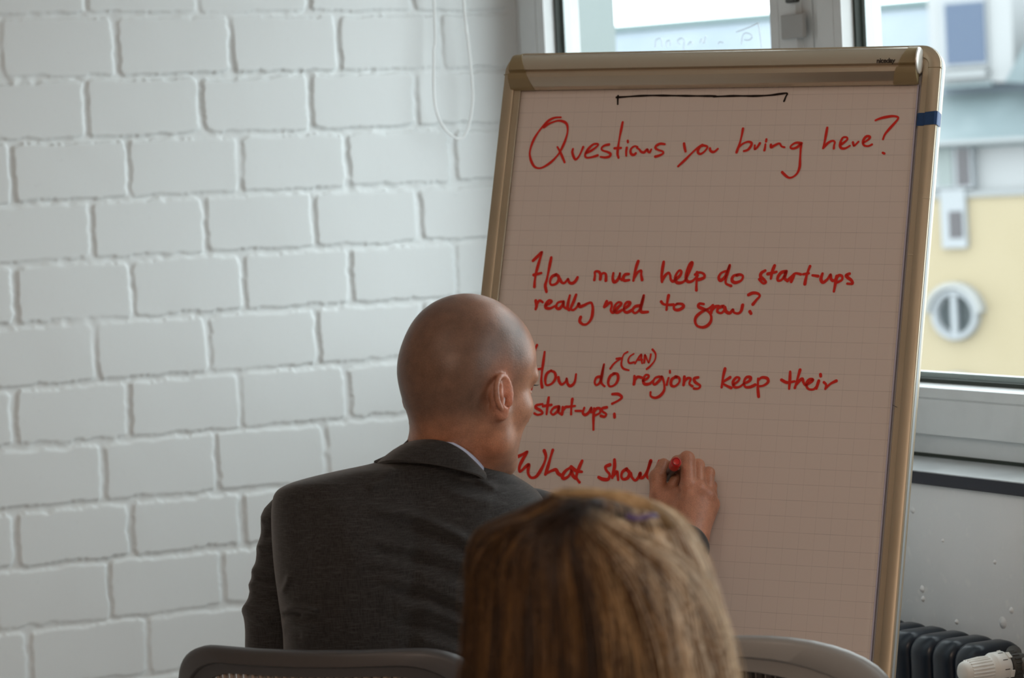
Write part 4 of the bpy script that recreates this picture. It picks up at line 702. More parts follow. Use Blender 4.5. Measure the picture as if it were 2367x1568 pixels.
def skin_tint(v, L, A, s, O, shaved=True, base=(.50, .245, .150)):
    q = (v-O)@A/s; a, b, c = q[:, 0], q[:, 1], q[:, 2]; t = np.tile(np.array(base), (len(v), 1))
    near = (np.linalg.norm(q, axis=1) < 22)
    sm = lambda x, lo, hi: np.clip((x-lo)/(hi-lo), 0, 1)**2*(3-2*np.clip((x-lo)/(hi-lo), 0, 1))
    if shaved:
        ear = np.exp(-(((a+.6)/2.3)**2+((np.abs(b)-8.2)/1.6)**2+((c-.2)/3.6)**2))
        stub = sm(-a+1.5+.35*(c-3), -4.0, 1.0)*sm(c, -5.5, -1.0)*near*(1-np.clip(ear*1.8, 0, 1))
        crown = sm(c-.15*a, 8.5, 12.0)*sm(a, -6, 3)               # thinned bald crown
        stub = np.maximum(stub, sm(c, 3, 6)*sm(-a+5.5, 0, 3)*near*.9)
        stub *= 1-.62*crown
        t = t*(1-stub[:, None]*.84)+np.array((.100, .060, .042))*stub[:, None]*.84
        beard = sm(-c-3.5, 0, 3)*sm(a, 1.0, 4.0)*near*sm(c, -12, -9); t = t*(1-beard[:, None]*.30)+np.array((.22, .16, .14))*beard[:, None]*.30
        t = t*(1-ear[:, None]*.55)+np.array((.64, .24, .17))*ear[:, None]*.55
        nk = sm(-c, 3.5, 7.5)*sm(-a, -4, 0)*near; t = t*(1-nk[:, None]*.45)+np.array((.46, .175, .09))*nk[:, None]*.45
    lip = np.exp(-(((a-9.8)/1.3)**2+(b/2.2)**2+((c+5.5)/1.1)**2)); t = t*(1-lip[:, None]*.6)+np.array((.45, .16, .14))*lip[:, None]*.6
    brow = np.exp(-(((np.abs(b)-3.3)/2.1)**4+((c-3.7)/.55)**2))*sm(a, 7, 8.2); t = t*(1-brow[:, None]*.7)+np.array((.10, .06, .04))*brow[:, None]*.7
    eye = np.exp(-(((np.abs(b)-3.15)/1.05)**4+((c-1.35)/.42)**4))*sm(a, 8.0, 8.6); t = t*(1-eye[:, None])+np.array((.55, .55, .53))*eye[:, None]
    iris = np.exp(-(((np.abs(b)-3.15)/.5)**4+((c-1.35)/.45)**4))*sm(a, 8.4, 8.8); t = t*(1-iris[:, None])+np.array((.05, .06, .08))*iris[:, None]
    for (fa, fb, fc_, r) in [(-8.2, 2.4, -6.6, .20), (-3.0, 3.0, 12.2, .15), (5.2, 6.3, -4.4, .16), (3.4, 6.4, -6.0, .14)]:
        mo = np.exp(-(((a-fa)**2+(b-fb)**2+(c-fc_)**2)/(r*r))); t = t*(1-mo[:, None]*.85)+np.array((.10, .04, .03))*mo[:, None]*.85
    return t
tM = skin_tint(BODY_V, mL, mA, mS, mO)
hd_ = np.arange(len(BODY_V)) >= len(bv)+len(hv)
kd = np.min([np.linalg.norm(BODY_V[hd_]-mcp[k_]-CN*.008, axis=1) for k_ in 'imr'], axis=0); kr = np.exp(-(kd/.011)**2)[:, None]*.35
tM[hd_] = np.array((.52, .245, .155))*(1-kr)+np.array((.60, .27, .185))*kr
man = tag(empty('person', (hipM[0], hipM[1], 0)), 'bald person in a charcoal suit sitting turned away, writing on the flip chart', 'person')
body = mesh_obj('body', BODY_V, BODY_F, 'skin', man, tint=tM)
# lashes just showing past the brow
m = MB()
for k_ in range(9):
    b_ = 2.3+.28*k_; p0 = mL(8.75, b_, 1.9); p1 = mL(9.2, b_+.2, 1.8); p2 = mL(9.5, b_+.35, 1.95); m.tube([p0, p1, p2], [.0005, .0004, .0002], 4)
m.build('eyelashes', 'shoe', body)
# thumbnail
tn = hp(1530, 1072, .0455)
m = MB(); d_ = hp(1535, 1064, .040)-hp(1524, 1085, .048); d_ /= np.linalg.norm(d_); n_ = (CN*.55-CR*.75); n_ -= d_*(n_@d_); n_ /= np.linalg.norm(n_); w_ = np.cross(d_, n_)
R_ = []
for t in np.linspace(-1, 1, 9):
    hw_ = .0052*math.sqrt(max(1-abs(t)**3*.75, .05)); R_.append([tn+d_*.0065*t+w_*hw_*x+n_*(.0016-.0030*x*x-.0012*max(t, 0)**2) for x in np.linspace(-1, 1, 9)])
m.loft(R_, closed=False, cap=False); MAT['nail'] = mat('fingernail', (.46, .25, .20), .3); m.build('thumbnail', 'nail', body, smooth=True)

# ---- suit jacket: back lofted from the shoulder line down, pulled folds, sleeves, collar
rows = [(1050, 960, 1100, .066, 3.915), (1058, 925, 1116, .076, 3.915), (1066, 882, 1130, .084, 3.916), (1076, 842, 1148, .090, 3.918), (1090, 775, 1174, .097, 3.92), (1106, 708, 1201, .102, 3.925), (1122, 660, 1226, .107, 3.93), (1140, 636, 1246, .110, 3.932), (1170, 628, 1262, .116, 3.935),
        (1220, 627, 1264, .122, 3.935), (1300, 632, 1250, .126, 3.93), (1380, 642, 1232, .126, 3.925), (1450, 652, 1218, .124, 3.925), (1520, 655, 1208, .122, 3.93), (1640, 650, 1208, .124, 3.935), (1800, 640, 1215, .130, 3.945), (1960, 632, 1222, .135, 3.955)]
rw = crom(np.array(rows, float), 9); NT = 200
FOLD = [([(862, 1183), (931, 1185), (978, 1199), (1044, 1230), (1092, 1256)], .0042, 12), ([(885, 1222), (960, 1228), (1040, 1258), (1095, 1290)], -.0022, 12), ([(850, 1250), (930, 1262), (1010, 1280), (1090, 1312)], .0022, 11), ([(860, 1275), (950, 1292), (1090, 1345)], -.0022, 10),
        ([(850, 1300), (940, 1318), (1085, 1375)], .0022, 11), ([(870, 1335), (960, 1350), (1030, 1372), (1095, 1410)], .0026, 12), ([(900, 1365), (990, 1385), (1090, 1440)], -.0028, 13), ([(930, 1400), (1010, 1415), (1100, 1452)], .0034, 12), ([(910, 1440), (1000, 1458), (1090, 1492)], -.0036, 14), ([(960, 1475), (1040, 1500), (1100, 1530)], .0030, 13),
        ([(655, 1412), (680, 1404), (705, 1407), (735, 1414)], .0040, 7), ([(652, 1425), (675, 1420), (700, 1424)], -.0036, 6), ([(650, 1440), (690, 1444), (730, 1452)], .0028, 8), ([(650, 1372), (662, 1350), (668, 1330)], .0030, 7), ([(654, 1465), (700, 1470)], -.0022, 9),
        ([(905, 1078), (890, 1100), (850, 1135)], .0022, 12), ([(1010, 1090), (1060, 1112), (1110, 1118)], -.0020, 10), ([(1060, 1102), (1110, 1112), (1150, 1130)], .0028, 9), ([(1020, 1128), (1080, 1150), (1140, 1160)], .0018, 12), ([(760, 1160), (800, 1240), (830, 1330)], .0012, 26), ([(690, 1180), (700, 1280), (720, 1360)], -.0012, 22)]
def fold_disp(u, v, folds):
    d = np.zeros(len(u)); P = np.stack([u, v], 1)
    for pts, amp, w in folds:
        C = crom(pts, 8); best = np.full(len(u), 1e9); tt = np.zeros(len(u)); n_ = len(C)-1
        for i in range(n_):
            a_, b_ = C[i], C[i+1]; ab = b_-a_; t = np.clip(((P-a_)@ab)/(ab@ab+1e-9), 0, 1); dd = np.linalg.norm(P-a_-t[:, None]*ab, axis=1)
            m_ = dd < best; best[m_] = dd[m_]; tt[m_] = (i+t[m_])/n_
        d += amp*np.exp(-(best/w)**2)*np.clip(np.minimum(tt, 1-tt)*5+.25, 0, 1)
    return d
R_ = []
for (v_, uL, uR, hd, zc) in rw:
    cx_, hw = (uL+uR)/2, (uR-uL)/2; ring = []
    for k_ in range(NT):
        a = 2*math.pi*k_/NT; c, s_ = math.cos(a), math.sin(a); ex = 2/2.35
        x = math.copysign(abs(c)**ex, c); z = -math.copysign(abs(s_)**ex, s_)
        sp = .012*math.exp(-((x-.06)/.07)**2)*(z < 0)*np.clip((v_-1100)/150, 0, 1)      # hollow of the spine
        bl = .010*math.exp(-((abs(x-.06)-.45)/.28)**2)*(z < 0)*np.clip((v_-1110)/60, 0, 1)*np.clip((1420-v_)/150, 0, 1)  # shoulder blades
        ring.append(at(cx_+hw*x, v_, zc+hd*z+.035*x*np.clip((v_-1060)/60, 0, 1)+sp*.6-bl))
    R_.append(ring)
jv = np.array(R_).reshape(-1, 3); n_ = len(R_)
i = (np.arange(n_-1)[:, None]*NT+np.arange(NT)[None]); j = (np.arange(n_-1)[:, None]*NT+(np.arange(NT)+1)[None] % NT); jf = np.stack([i.ravel(), j.ravel(), j.ravel()+NT, i.ravel()+NT], 1)
def subdiv(v, f):                                      # one linear split for crisper folds
    e = np.sort(np.concatenate([f[:, [0, 1]], f[:, [1, 2]], f[:, [2, 3]], f[:, [3, 0]]]), 1); ue, inv = np.unique(e, axis=0, return_inverse=True); inv = inv.ravel()
    nv, nf = len(v), len(f); mid = (v[ue[:, 0]]+v[ue[:, 1]])/2; cen = v[f].mean(1); V2 = np.concatenate([v, mid, cen])
    a, b, c, d = [nv+inv[k*nf:(k+1)*nf] for k in range(4)]; ce = nv+len(ue)+np.arange(nf)
    return V2, np.concatenate([np.stack([f[:, 0], a, ce, d], 1), np.stack([a, f[:, 1], b, ce], 1), np.stack([ce, b, f[:, 2], c], 1), np.stack([d, ce, c, f[:, 3]], 1)])
jv, jf = subdiv(jv, jf); jv = relax(jv, jf, 2)
u_, v_, z_ = px(jv); back = np.clip((np.interp(v_, rw[:, 0], rw[:, 4])+.02-z_)/.05, 0, 1)
D_ = 2.2*fold_disp(u_, v_, FOLD)+.0008*np.sin(u_*.045+v_*.02)*np.sin(v_*.05)
seam = np.exp(-((u_-np.interp(v_, [1100, 1215, 1360, 1600], [932, 926, 910, 905]))/2.0)**2)*np.clip((v_-1195)/30, 0, 1); D_ -= .0014*seam
jv = jv-CF*(D_*back)[:, None]
jk = mesh_obj('jacket', jv, jf, 'jacket', man)
def bumpy_sleeve(name, path, radii, folds, uvfold, parent, n=72):
    P = crom(np.array(path), 14); r = np.interp(np.linspace(0, 1, len(P)), np.linspace(0, 1, len(radii)), radii); m = MB(); m.tube(P, list(r), n)
    v = np.array(m.v); f = m.f; ctr = np.repeat(P, n, 0); dirv = (v-ctr)/(np.linalg.norm(v-ctr, axis=1)[:, None]+1e-9)
    uu, vv, zz = px(v); v = v+1.3*dirv*fold_disp(uu, vv, uvfold)[:, None]+dirv*(folds(np.repeat(np.linspace(0, 1, len(P)), n)))[:, None]
    return mesh_obj(name, v, f, 'jacket', parent)
bumpy_sleeve('sleeve', [at(690, 1150, 3.965), at(676, 1200, 3.965), at(664, 1300, 3.962), at(648, 1400, 3.955), at(640, 1490, 3.95), at(655, 1600, 3.99), at(720, 1640, 4.08), at(800, 1620, 4.17)],
    [.022, .0400, .0420, .0445, .0440, .042, .038, .033, .030],
    lambda t: .0008*np.sin(t*55),
    [([(606, 1206), (640, 1200)], .0040, 14), ([(610, 1236), (650, 1230)], -.0040, 9), ([(598, 1266), (640, 1262)], .0042, 10), ([(603, 1284), (650, 1278)], -.0038, 8), ([(583, 1318), (640, 1330)], .0048, 13), ([(590, 1338), (640, 1350)], -.0046, 7), ([(577, 1352), (640, 1372)], .0036, 9), ([(580, 1368), (640, 1390)], -.0034, 7), ([(563, 1400), (640, 1440)], .0062, 20), ([(570, 1470), (650, 1440)], .0012, 25)], jk)
bumpy_sleeve('sleeve', [at(1195, 1168, 3.99), at(1235, 1212, 4.01), at(1300, 1290, 4.06), elR, at(1470, 1372, 4.26), at(1530, 1325, 4.37), hp(1588, 1263, .076)],
    [.030, .0500, .053, .052, .050, .046, .042, .0365], lambda t: .0012*np.sin(t*46)*np.clip(t*4, 0, 1)*np.clip((.93-t)*10, 0, 1), [], jk)
# cuff opening (dark inside)
# shoulder seam of the left sleeve
sl = [(634, 1142), (631, 1180), (630, 1240), (633, 1300), (640, 1360)]
# collar: folded band round the neck, higher inside than out
def band(name, mt, top, bot, parent, th=.004):
    T, B_ = crom(np.array([at(*p) for p in top]), 10), crom(np.array([at(*p) for p in bot]), 10); m = MB(); n_ = min(len(T), len(B_)); R_ = []
    for k_ in range(n_):
        a, b = T[k_], B_[k_]; tg = T[min(k_+1, n_-1)]-T[max(k_-1, 0)]; nr = np.cross(tg, b-a); nr /= np.linalg.norm(nr)+1e-9
        if nr@CF > 0: nr = -nr
        mid = (a+b)/2+nr*.003; q1 = a*.75+b*.25+nr*.0026; q2 = a*.25+b*.75+nr*.002
        R_.append([a, q1, mid, q2, b, b-nr*th, q2-nr*th, mid-nr*th, q1-nr*th, a-nr*th])
    m.loft(R_); return m.build(name, mt, parent, smooth=True, angle=60)
band('collar', 'jacket', [(950, 1027, 3.925), (949, 1020, 3.885), (972, 1016, 3.845), (1008, 1017, 3.824), (1045, 1027, 3.820), (1084, 1053, 3.830), (1119, 1091, 3.866), (1138, 1126, 3.94)],
     [(868, 1076, 3.915), (872, 1070, 3.866), (905, 1064, 3.828), (965, 1067, 3.812), (1020, 1076, 3.807), (1082, 1090, 3.816), (1116, 1103, 3.848), (1150, 1140, 3.92)], jk)
band('shirt_collar', 'shirt', [(956, 1026, 3.935), (954, 1018.5, 3.892), (975, 1014.5, 3.851), (1010, 1015.5, 3.830), (1049, 1024, 3.825), (1089, 1049, 3.834), (1123, 1086, 3.870), (1138, 1118, 3.94)],
     [(930, 1060, 3.935), (945, 1050, 3.893), (972, 1046, 3.851), (1008, 1047, 3.829), (1045, 1057, 3.825), (1084, 1083, 3.836), (1112, 1112, 3.872), (1125, 1140, 3.945)], man, .002)
Tr = SDF(); sideM = np.cross(mF, UP)
for q, kn, ft in ((-1, kM[0], fM[0]), (1, kM[1], fM[1])):
    Tr.cone(hipM+sideM*.09*q, kn, .098, .074, .04); Tr.cone(kn, ft+V(0, 0, .01), .073, .060, .03)
Tr.ell(hipM, V(.17, .14, .125), np.stack([sideM, mF, UP], 1), .04)
tv, tf = Tr.mesh(.012, 2); mesh_obj('trousers', tv, tf, 'trousers', man)
for f_ in fM:
    Sh = SDF(); b0 = V(f_[0], f_[1], .045); Sh.cone(b0-mF*.05, b0+mF*.06, .040, .044, .02); Sh.cone(b0+mF*.06, b0+mF*.17+V(0, 0, -.01), .044, .032, .02); Sh.cone(b0, b0+V(0, 0, .06), .04, .045, .02)
    sv, sf = Sh.mesh(.008, 2); sv[:, 2] = np.maximum(sv[:, 2], .001); mesh_obj('shoe', sv, sf, 'shoe', man)

# ---- marker in the writing hand
t0, t1 = hp(1541, 1110, .001), hp(1564, 1067, .112); pa = (t1-t0)/np.linalg.norm(t1-t0); PL = np.linalg.norm(t1-t0)
pen = tag(empty('marker_pen', t0), 'grey marker pen with red end cap held in the writing hand', 'marker')
MB().lathe(t0, pa, [(0, .0009), (.004, .0022), (.010, .0026), (.011, .0048), (.018, .0056), (.020, .0066), (PL-.034, .0078), (PL-.033, .0066), (PL-.032, .006)], 28).build('barrel', 'pen_body', pen, smooth=True)
MB().lathe(t0, pa, [(PL-.033, .005), (PL-.032, .0082), (PL-.006, .0080), (PL-.003, .0072), (PL-.0022, .0062), (PL-.0018, .0050), (PL-.0016, .0005)], 28).build('end_cap', 'pen_red', pen, smooth=True)
MB().lathe(t0, pa, [(PL-.0024, .0061), (PL-.0015, .0058), (PL-.0014, .0051), (PL-.0022, .0049)], 28).build('cap_ring', 'pen_ring', pen, smooth=True)

# ================================================================== CHAIRS
def make_chair(loc, yaw, wid=.42, label='', top=.885, shell='chair', slat='slats', bw=1.0, rt=.075, rz=.055, sw=.72):
    root = tag(empty('chair', (loc[0], loc[1], 0)), label, 'chair', 'meeting room chairs')
    f = math.cos(yaw)*FWD+math.sin(yaw)*RGT; r = np.cross(f, UP); O = V(loc[0], loc[1], 0)
    hw, zb, rb_ = wid/2, .50, .07
    def P(x, z, o=0.0):                                # point on the bowed, reclined back; o behind it
        return O+r*x+UP*z+f*(1.45*x*x-.10*(z-zb)-.0-o)
    def outline(ins, n=10):
        x0, x1, z0, z1 = -hw+ins, hw-ins, zb+ins, top-ins; o = []
        for cx, cz, a0, rr in ((x1-rt, z1-rz, 0, 1), (x0+rt, z1-rz, 90, 1), (x0+rb_, z0+rb_, 180, 0), (x1-rb_, z0+rb_, 270, 0)):
            for k_ in range(n+1):
                a = math.radians(a0+90*k_/n); o.append((cx+(rt if rr else rb_)*math.cos(a), cz+(rz if rr else rb_)*math.sin(a)))
        d = []                                         # resample long straight runs so they follow the bow
        for (a, b) in zip(o, o[1:]+o[:1]):
            nn = max(1, int(math.hypot(a[0]-b[0], a[1]-b[1])/.02)) if False else 4
            d += [(a[0]+(b[0]-a[0])*t/nn, a[1]+(b[1]-a[1])*t/nn) for t in range(nn)]
        return d
    BI = .0335*bw; lev = [(.0, -.004), (.0, .008), (.002, .012), (.006, .0145), (.018*bw, .0160), (.0195*bw, .0135), (.0202*bw, .010), (.0322*bw, .008), (BI, .004), (BI, -.004), (BI-.003, -.006), (.004, -.006)]
    R_ = [[P(x, z, o) for x, z in outline(i_)] for i_, o in lev]
    bk_ = MB().loft(R_+[R_[0]], cap=False).build('backrest' , shell, root, smooth=True, angle=50)
    m = MB(); xi = hw-BI; nsl = 30
    for k_ in range(nsl):
        x = -xi+2*xi*(k_+.5)/nsl; w_ = xi/nsl*sw; zt = top-BI-rz*(1-math.sqrt(max(0, 1-max(0, (abs(x)-(hw-BI-rt))/rt)**2)))+.001; zs = np.linspace(zb+BI, zt, 12)
        m.loft([[P(x-w_, z, -.003), P(x-w_*.5, z, .004), P(x+w_*.5, z, .004), P(x+w_, z, -.003)] for z in zs])
    m.build('slats', slat, bk_, smooth=True)
    # seat pan
    def seat(ins, z, dz):
        o = []
        for cx, cy, a0 in ((.215-.08, .22-.08, 0), (-.215+.08, .22-.08, 90), (-.215+.06, -.20+.06, 180), (.215-.06, -.20+.06, 270)):
            for k_ in range(9):
                a = math.radians(a0+90*k_/8); rr = (.08 if a0 < 180 else .06)-ins*.5; x = cx+rr*math.cos(a)-math.copysign(ins*.5, cx); y = cy+rr*math.sin(a)-math.copysign(ins*.5, cy)
                o.append(O+r*x+f*(y+.21)+UP*(z+dz*0-.012*max(0, (y-.1)/.1)))
        return o
    MB().loft([seat(.03, .425, 0), seat(.0, .428, 0), seat(0, .440, 0), seat(.008, .446, 0), seat(.05, .443, 0)]).build('seat' , shell, root, smooth=True, angle=50)
    for sx in (-1, 1):
        for sy, yy in ((-1, .04), (1, .38)):
            a = O+r*sx*.16+f*yy+UP*.43; b = O+r*sx*.21+f*(yy+sy*.05)+UP*.0
            MB().tube([a, b+UP*.001], .010, 12).build('leg', 'chair_metal', root, smooth=True)
        MB().tube(crom([P(sx*.15, .60, .008), P(sx*.15, .50, .012), O+r*sx*.15+f*.03+UP*.43, O+r*sx*.15+f*.12+UP*.428], 5), .011, 12).build('back_strut' , shell, root, smooth=True)
    return root
make_chair(at(738, 1540, 3.66), math.radians(22), .425, 'dark grey slatted-back chair behind the person in the charcoal suit', .905, 'chair_dark', 'slats', 1.0)
make_chair(at(1655, 1540, 3.60), math.radians(20), .43, 'grey chair with a pale lit rim standing before the flip chart on the right', .908, 'chair', 'slats_dark', 1.25, .16, .085, .97)

# ================================================================== THE WOMAN IN FRONT
wO = at(1385, 1496, 2.535); wL, wA, wS = head_frame(wO, math.radians(3), math.radians(4), math.radians(0), .93)
S = SDF(); head_sdf(S, wL, wA, wS, ears=False); wn = wO-FWD*.045-UP*.16
S.cone(wL(-2.2, 0, -2), wn, .050, .052, .02); ws = wn-UP*.05
for q in (-1, 1): S.cone(ws, ws+RGT*.155*q-UP*.035, .05, .048, .03)
hipW = V(wO[0], wO[1], 0)-FWD*.06+UP*.575
S.cone(ws-UP*.05, hipW+UP*.06, .10, .105, .05)
kW = [hipW+FWD*.43+RGT*q*.11-UP*.02 for q in (-1, 1)]; fW = [k_-FWD*.02 for k_ in kW]
for f_ in fW: f_[2] = .085
lower_body(S, hipW, FWD, kW, fW, None)
for q in (-1, 1):
    s0 = ws+RGT*.165*q-UP*.045; e0 = s0-UP*.25+RGT*.03*q+FWD*.03; h0 = hipW+FWD*.26+RGT*.07*q+UP*.10
    S.cone(s0, e0, .042, .036, .03); S.cone(e0, h0, .036, .026, .03); S.ell(h0+FWD*.05, V(.035, .035, .024), None, .02)
    for k_ in range(4): S.cone(h0+FWD*.06+RGT*(k_-1.5)*.017, h0+FWD*.135+RGT*(k_-1.5)*.019-UP*(.018), .0085, .007, .006)
    S.cone(h0+FWD*.03-RGT*.03*q, h0+FWD*.085-RGT*.045*q-UP*.01, .010, .008, .008)
wv, wf = S.mesh(.0052, 2)
tW = skin_tint(wv, wL, wA, wS, wO, False, (.56, .33, .25))
wom = tag(empty('person', (hipW[0], hipW[1], 0)), 'person with shoulder-length streaked blonde hair seen from behind in the foreground', 'person')
wb = mesh_obj('body', wv, wf, 'skin', wom, tint=tW)
T = SDF()
for q in (-1, 1):
    T.cone(ws-UP*.005, ws+RGT*.16*q-UP*.045, .056, .056, .03); s0 = ws+RGT*.165*q-UP*.045; e0 = s0-UP*.25+RGT*.03*q+FWD*.03; h0 = hipW+FWD*.26+RGT*.07*q+UP*.10
    T.cone(s0, e0, .052, .046, .03); T.cone(e0, e0+(h0-e0)*.8, .046, .037, .03)
T.cone(ws-UP*.05, hipW+UP*.05, .112, .118, .05); T.ell(ws-UP*.13+FWD*.07, V(.13, .06, .08), np.stack([RGT, FWD, UP], 1), .04)
xv, xf = T.mesh(.009, 2); mesh_obj('knit_top', xv, xf, 'top', wom)
T = SDF()
for q, kn, ft in ((-1, kW[0], fW[0]), (1, kW[1], fW[1])): T.cone(hipW+RGT*.09*q, kn, .094, .068, .04); T.cone(kn, ft, .066, .05, .03)
T.ell(hipW, V(.18, .135, .12), np.stack([RGT, FWD, UP], 1), .04)
xv, xf = T.mesh(.012, 2); mesh_obj('trousers', xv, xf, 'trousers', wom)
for f_ in fW:
    Sh = SDF(); b0 = V(f_[0], f_[1], .042); Sh.cone(b0-FWD*.04, b0+FWD*.05, .036, .038, .02); Sh.cone(b0+FWD*.05, b0+FWD*.14-UP*.01, .038, .028, .02); Sh.cone(b0, b0+UP*.05, .036, .04, .02)
    sv, sf = Sh.mesh(.008, 2); sv[:, 2] = np.maximum(sv[:, 2], .001); mesh_obj('shoe', sv, sf, 'shoe', wom)
make_chair(hipW-FWD*.23, 0, .405, 'chair under the blonde person in the foreground', .80)
# hair: strands running as meridians from the crown over a hull read from the outline
HT = np.array([(1126, 1318, 1352), (1131, 1300, 1392), (1138, 1284, 1432), (1148, 1268, 1474), (1160, 1248, 1512), (1175, 1222, 1545), (1190, 1188, 1562), (1205, 1150, 1576), (1222, 1122, 1588), (1250, 1102, 1604), (1300, 1092, 1626), (1360, 1092, 1643), (1430, 1091, 1658), (1500, 1087, 1671), (1568, 1081, 1681), (1680, 1070, 1692), (1800, 1068, 1690), (1950, 1085, 1672)], float)
def hull(v, phi, k=1.0):                               # phi 0 = right, 90 = towards the viewer
    uL, uR = np.interp(v, HT[:, 0], HT[:, 1]), np.interp(v, HT[:, 0], HT[:, 2]); cx_, hw = (uL+uR)/2, (uR-uL)/2
    dep = np.minimum(hw/FPX*2.5*1.06, .118); z = 2.515-dep*np.sin(phi)*k
    return at_many(cx_+hw*np.cos(phi)*k, v, z)
def at_many(u, v, z):
    u, v, z = np.broadcast_arrays(np.asarray(u, float), np.asarray(v, float), np.asarray(z, float))
    return CAMP+CF*z[..., None]+CR*((u-CX)/FPX*z)[..., None]-CU*((v-CY)/FPX*z)[..., None]
def hair():
    NSTR, NP, NSD = 9000, 20, 3; Vs, Ts = [], []; r2 = np.random.default_rng(11)
    ncl = 130; clp = r2.uniform(-.15, math.pi+.15, ncl); clv = r2.uniform(0, 1, ncl); clk = r2.normal(0, 1, ncl)
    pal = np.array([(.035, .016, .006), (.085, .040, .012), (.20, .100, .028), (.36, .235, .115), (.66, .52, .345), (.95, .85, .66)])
    for s_ in range(NSTR):
        front = s_ > NSTR*.86; ci = r2.integers(ncl); ph = clp[ci]+r2.normal(0, .035)
        if front: ph = r2.uniform(math.pi+.1, 2*math.pi-.1); ci = s_ % ncl
        lay = r2.uniform(.90, 1.0) if r2.random() < .75 else r2.uniform(.99, 1.025)
        fly = r2.random() < .05
        if fly: lay = r2.uniform(1.02, 1.085)
        v0 = 1128+abs(r2.normal(0, 1))*22+(0 if r2.random() < .7 else r2.uniform(0, 160)); v1 = r2.uniform(1760, 1930) if not front else r2.uniform(1500, 1850)
        if front and 1.15*math.pi < ph < 1.85*math.pi: v1 = r2.uniform(1210, 1290)      # the face stays clear
        t = np.linspace(0, 1, NP)**1.35; v = v0+(v1-v0)*t
        wob = .05*np.sin(t*5+clk[ci]*3)+.02*np.sin(t*13+s_)*t
        conv = np.exp(-(v-1126)/45.0)                                                    # gathered towards the crown whorl
        if not front and r2.random() < .62:                                              # strands that start at the whorl and arc outwards
            v0 = 1172+abs(r2.normal(0, 1))*18; v = v0+(v1-v0)*t
            cv = np.exp(-np.maximum(v-1165, 0)/(150.0 if ph < 1.7 else 95.0))**1.15; php = ph*(1-cv)+(1.80+r2.normal(0, .06))*cv+wob*t*.6
            lay = r2.uniform(.965, 1.02) if not fly else lay
        else:
            conv = np.exp(-(v-1126)/45.0); php = ph+wob*t+.18*conv*math.cos(ph)
        kk = lay*(1+.018*np.sin(clk[ci]*9+t*6)+.014*clk[ci]*np.clip(t*2, 0, 1))
        if fly: kk = kk*(1+.03*np.sin(t*7+s_))
        kk = kk*(1-.09*np.exp(-((php-1.86)/.12)**2)*np.exp(-((v-1235)/75.0)**2))           # hollow below the crown
        P = hull(v, php, kk)
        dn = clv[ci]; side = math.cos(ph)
        c = float(np.clip(.80*dn+.42*side-.07+.60*max(0, -side-.72)-.26*math.exp(-((ph-1.8)/.36)**2)+r2.normal(0, .06), 0, 1)*5)  # streak tone, lightened to the right as window light put into the colour
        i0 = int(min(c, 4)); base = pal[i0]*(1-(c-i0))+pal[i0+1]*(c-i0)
        root = np.exp(-((v-1190)/95.0)**2)*np.exp(-((php-1.85)/.34)**2)                     # darker regrowth at the whorl, deepened in colour for the hollow's shade
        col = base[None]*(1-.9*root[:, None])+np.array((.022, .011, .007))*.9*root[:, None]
        rad = (.00052 if not fly else .00028)*np.clip(np.minimum(t*14+.35, (1-t)*6+.25), 0, 1)
        Tn = np.gradient(P, axis=0); Tn /= np.linalg.norm(Tn, axis=1)[:, None]+1e-12
        A1 = np.cross(Tn, CF[None]); A1 /= np.linalg.norm(A1, axis=1)[:, None]+1e-9; A2 = np.cross(Tn, A1)
        ring = np.stack([P+rad[:, None]*(math.cos(2*math.pi*k_/3)*A1+math.sin(2*math.pi*k_/3)*A2) for k_ in range(3)], 1)
        Vs.append(ring.reshape(-1, 3)); Ts.append(np.repeat(col, 3, 0))
    q = []
    for i_ in range(NP-1):
        for k_ in range(3): q.append((i_*3+k_, i_*3+(k_+1) % 3, i_*3+3+(k_+1) % 3, i_*3+3+k_))
    q = np.array(q); F_ = (q[None]+(np.arange(NSTR)*NP*3)[:, None, None]).reshape(-1, 4)
    return np.concatenate(Vs), F_, np.concatenate(Ts)
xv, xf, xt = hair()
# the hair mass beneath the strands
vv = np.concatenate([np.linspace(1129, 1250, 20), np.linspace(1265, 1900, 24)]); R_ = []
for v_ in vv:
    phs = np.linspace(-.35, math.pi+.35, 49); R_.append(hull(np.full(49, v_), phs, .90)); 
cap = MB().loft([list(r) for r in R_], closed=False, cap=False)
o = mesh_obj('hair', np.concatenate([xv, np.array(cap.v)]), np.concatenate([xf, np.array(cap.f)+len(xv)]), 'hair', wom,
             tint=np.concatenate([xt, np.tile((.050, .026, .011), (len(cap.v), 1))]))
# lifted strands gathered by a clip on the right of the crown
m = MB(); r2 = np.random.default_rng(5)
for k_ in range(260):
    a = r2.uniform(-1, 1); b = r2.uniform(-1, 1)
    P = rpts([(1330+r2.normal(0, 22), 1140+r2.normal(0, 5), 2.43), (1410+10*a, 1142+9*b, 2.41), (1475+14*a, 1162+10*b, 2.405), (1516+10*a, 1178+9*b, 2.42), (1545+8*a, 1205+8*b, 2.45), (1560+8*a, 1235+10*b, 2.50)])
    m.tube(crom(P, 3), .0005, 3, False)
mesh_obj('gathered_lock', np.array(m.v), np.array(m.f), 'hair', o, tint=np.repeat(np.array([(.50, .37, .20), (.34, .205, .085), (.62, .5, .32)])[r2.integers(0, 3, 260)], len(m.v)//260, 0))
m = MB(); P = crom(rpts([(1448, 1193, 2.392), (1466, 1198, 2.388), (1486, 1197, 2.387), (1506, 1192, 2.392), (1518, 1196, 2.397)]), 5); m.tube(P, [.0012]+[.0021]*(len(P)-2)+[.0012], 8)
m.build('hair_clip', 'clip', o, smooth=True)

# ================================================================== OUTSIDE
struct(MB().box((3.3, -60, -9.2), (90, 90, -9.0)).build('ground', 'street'))
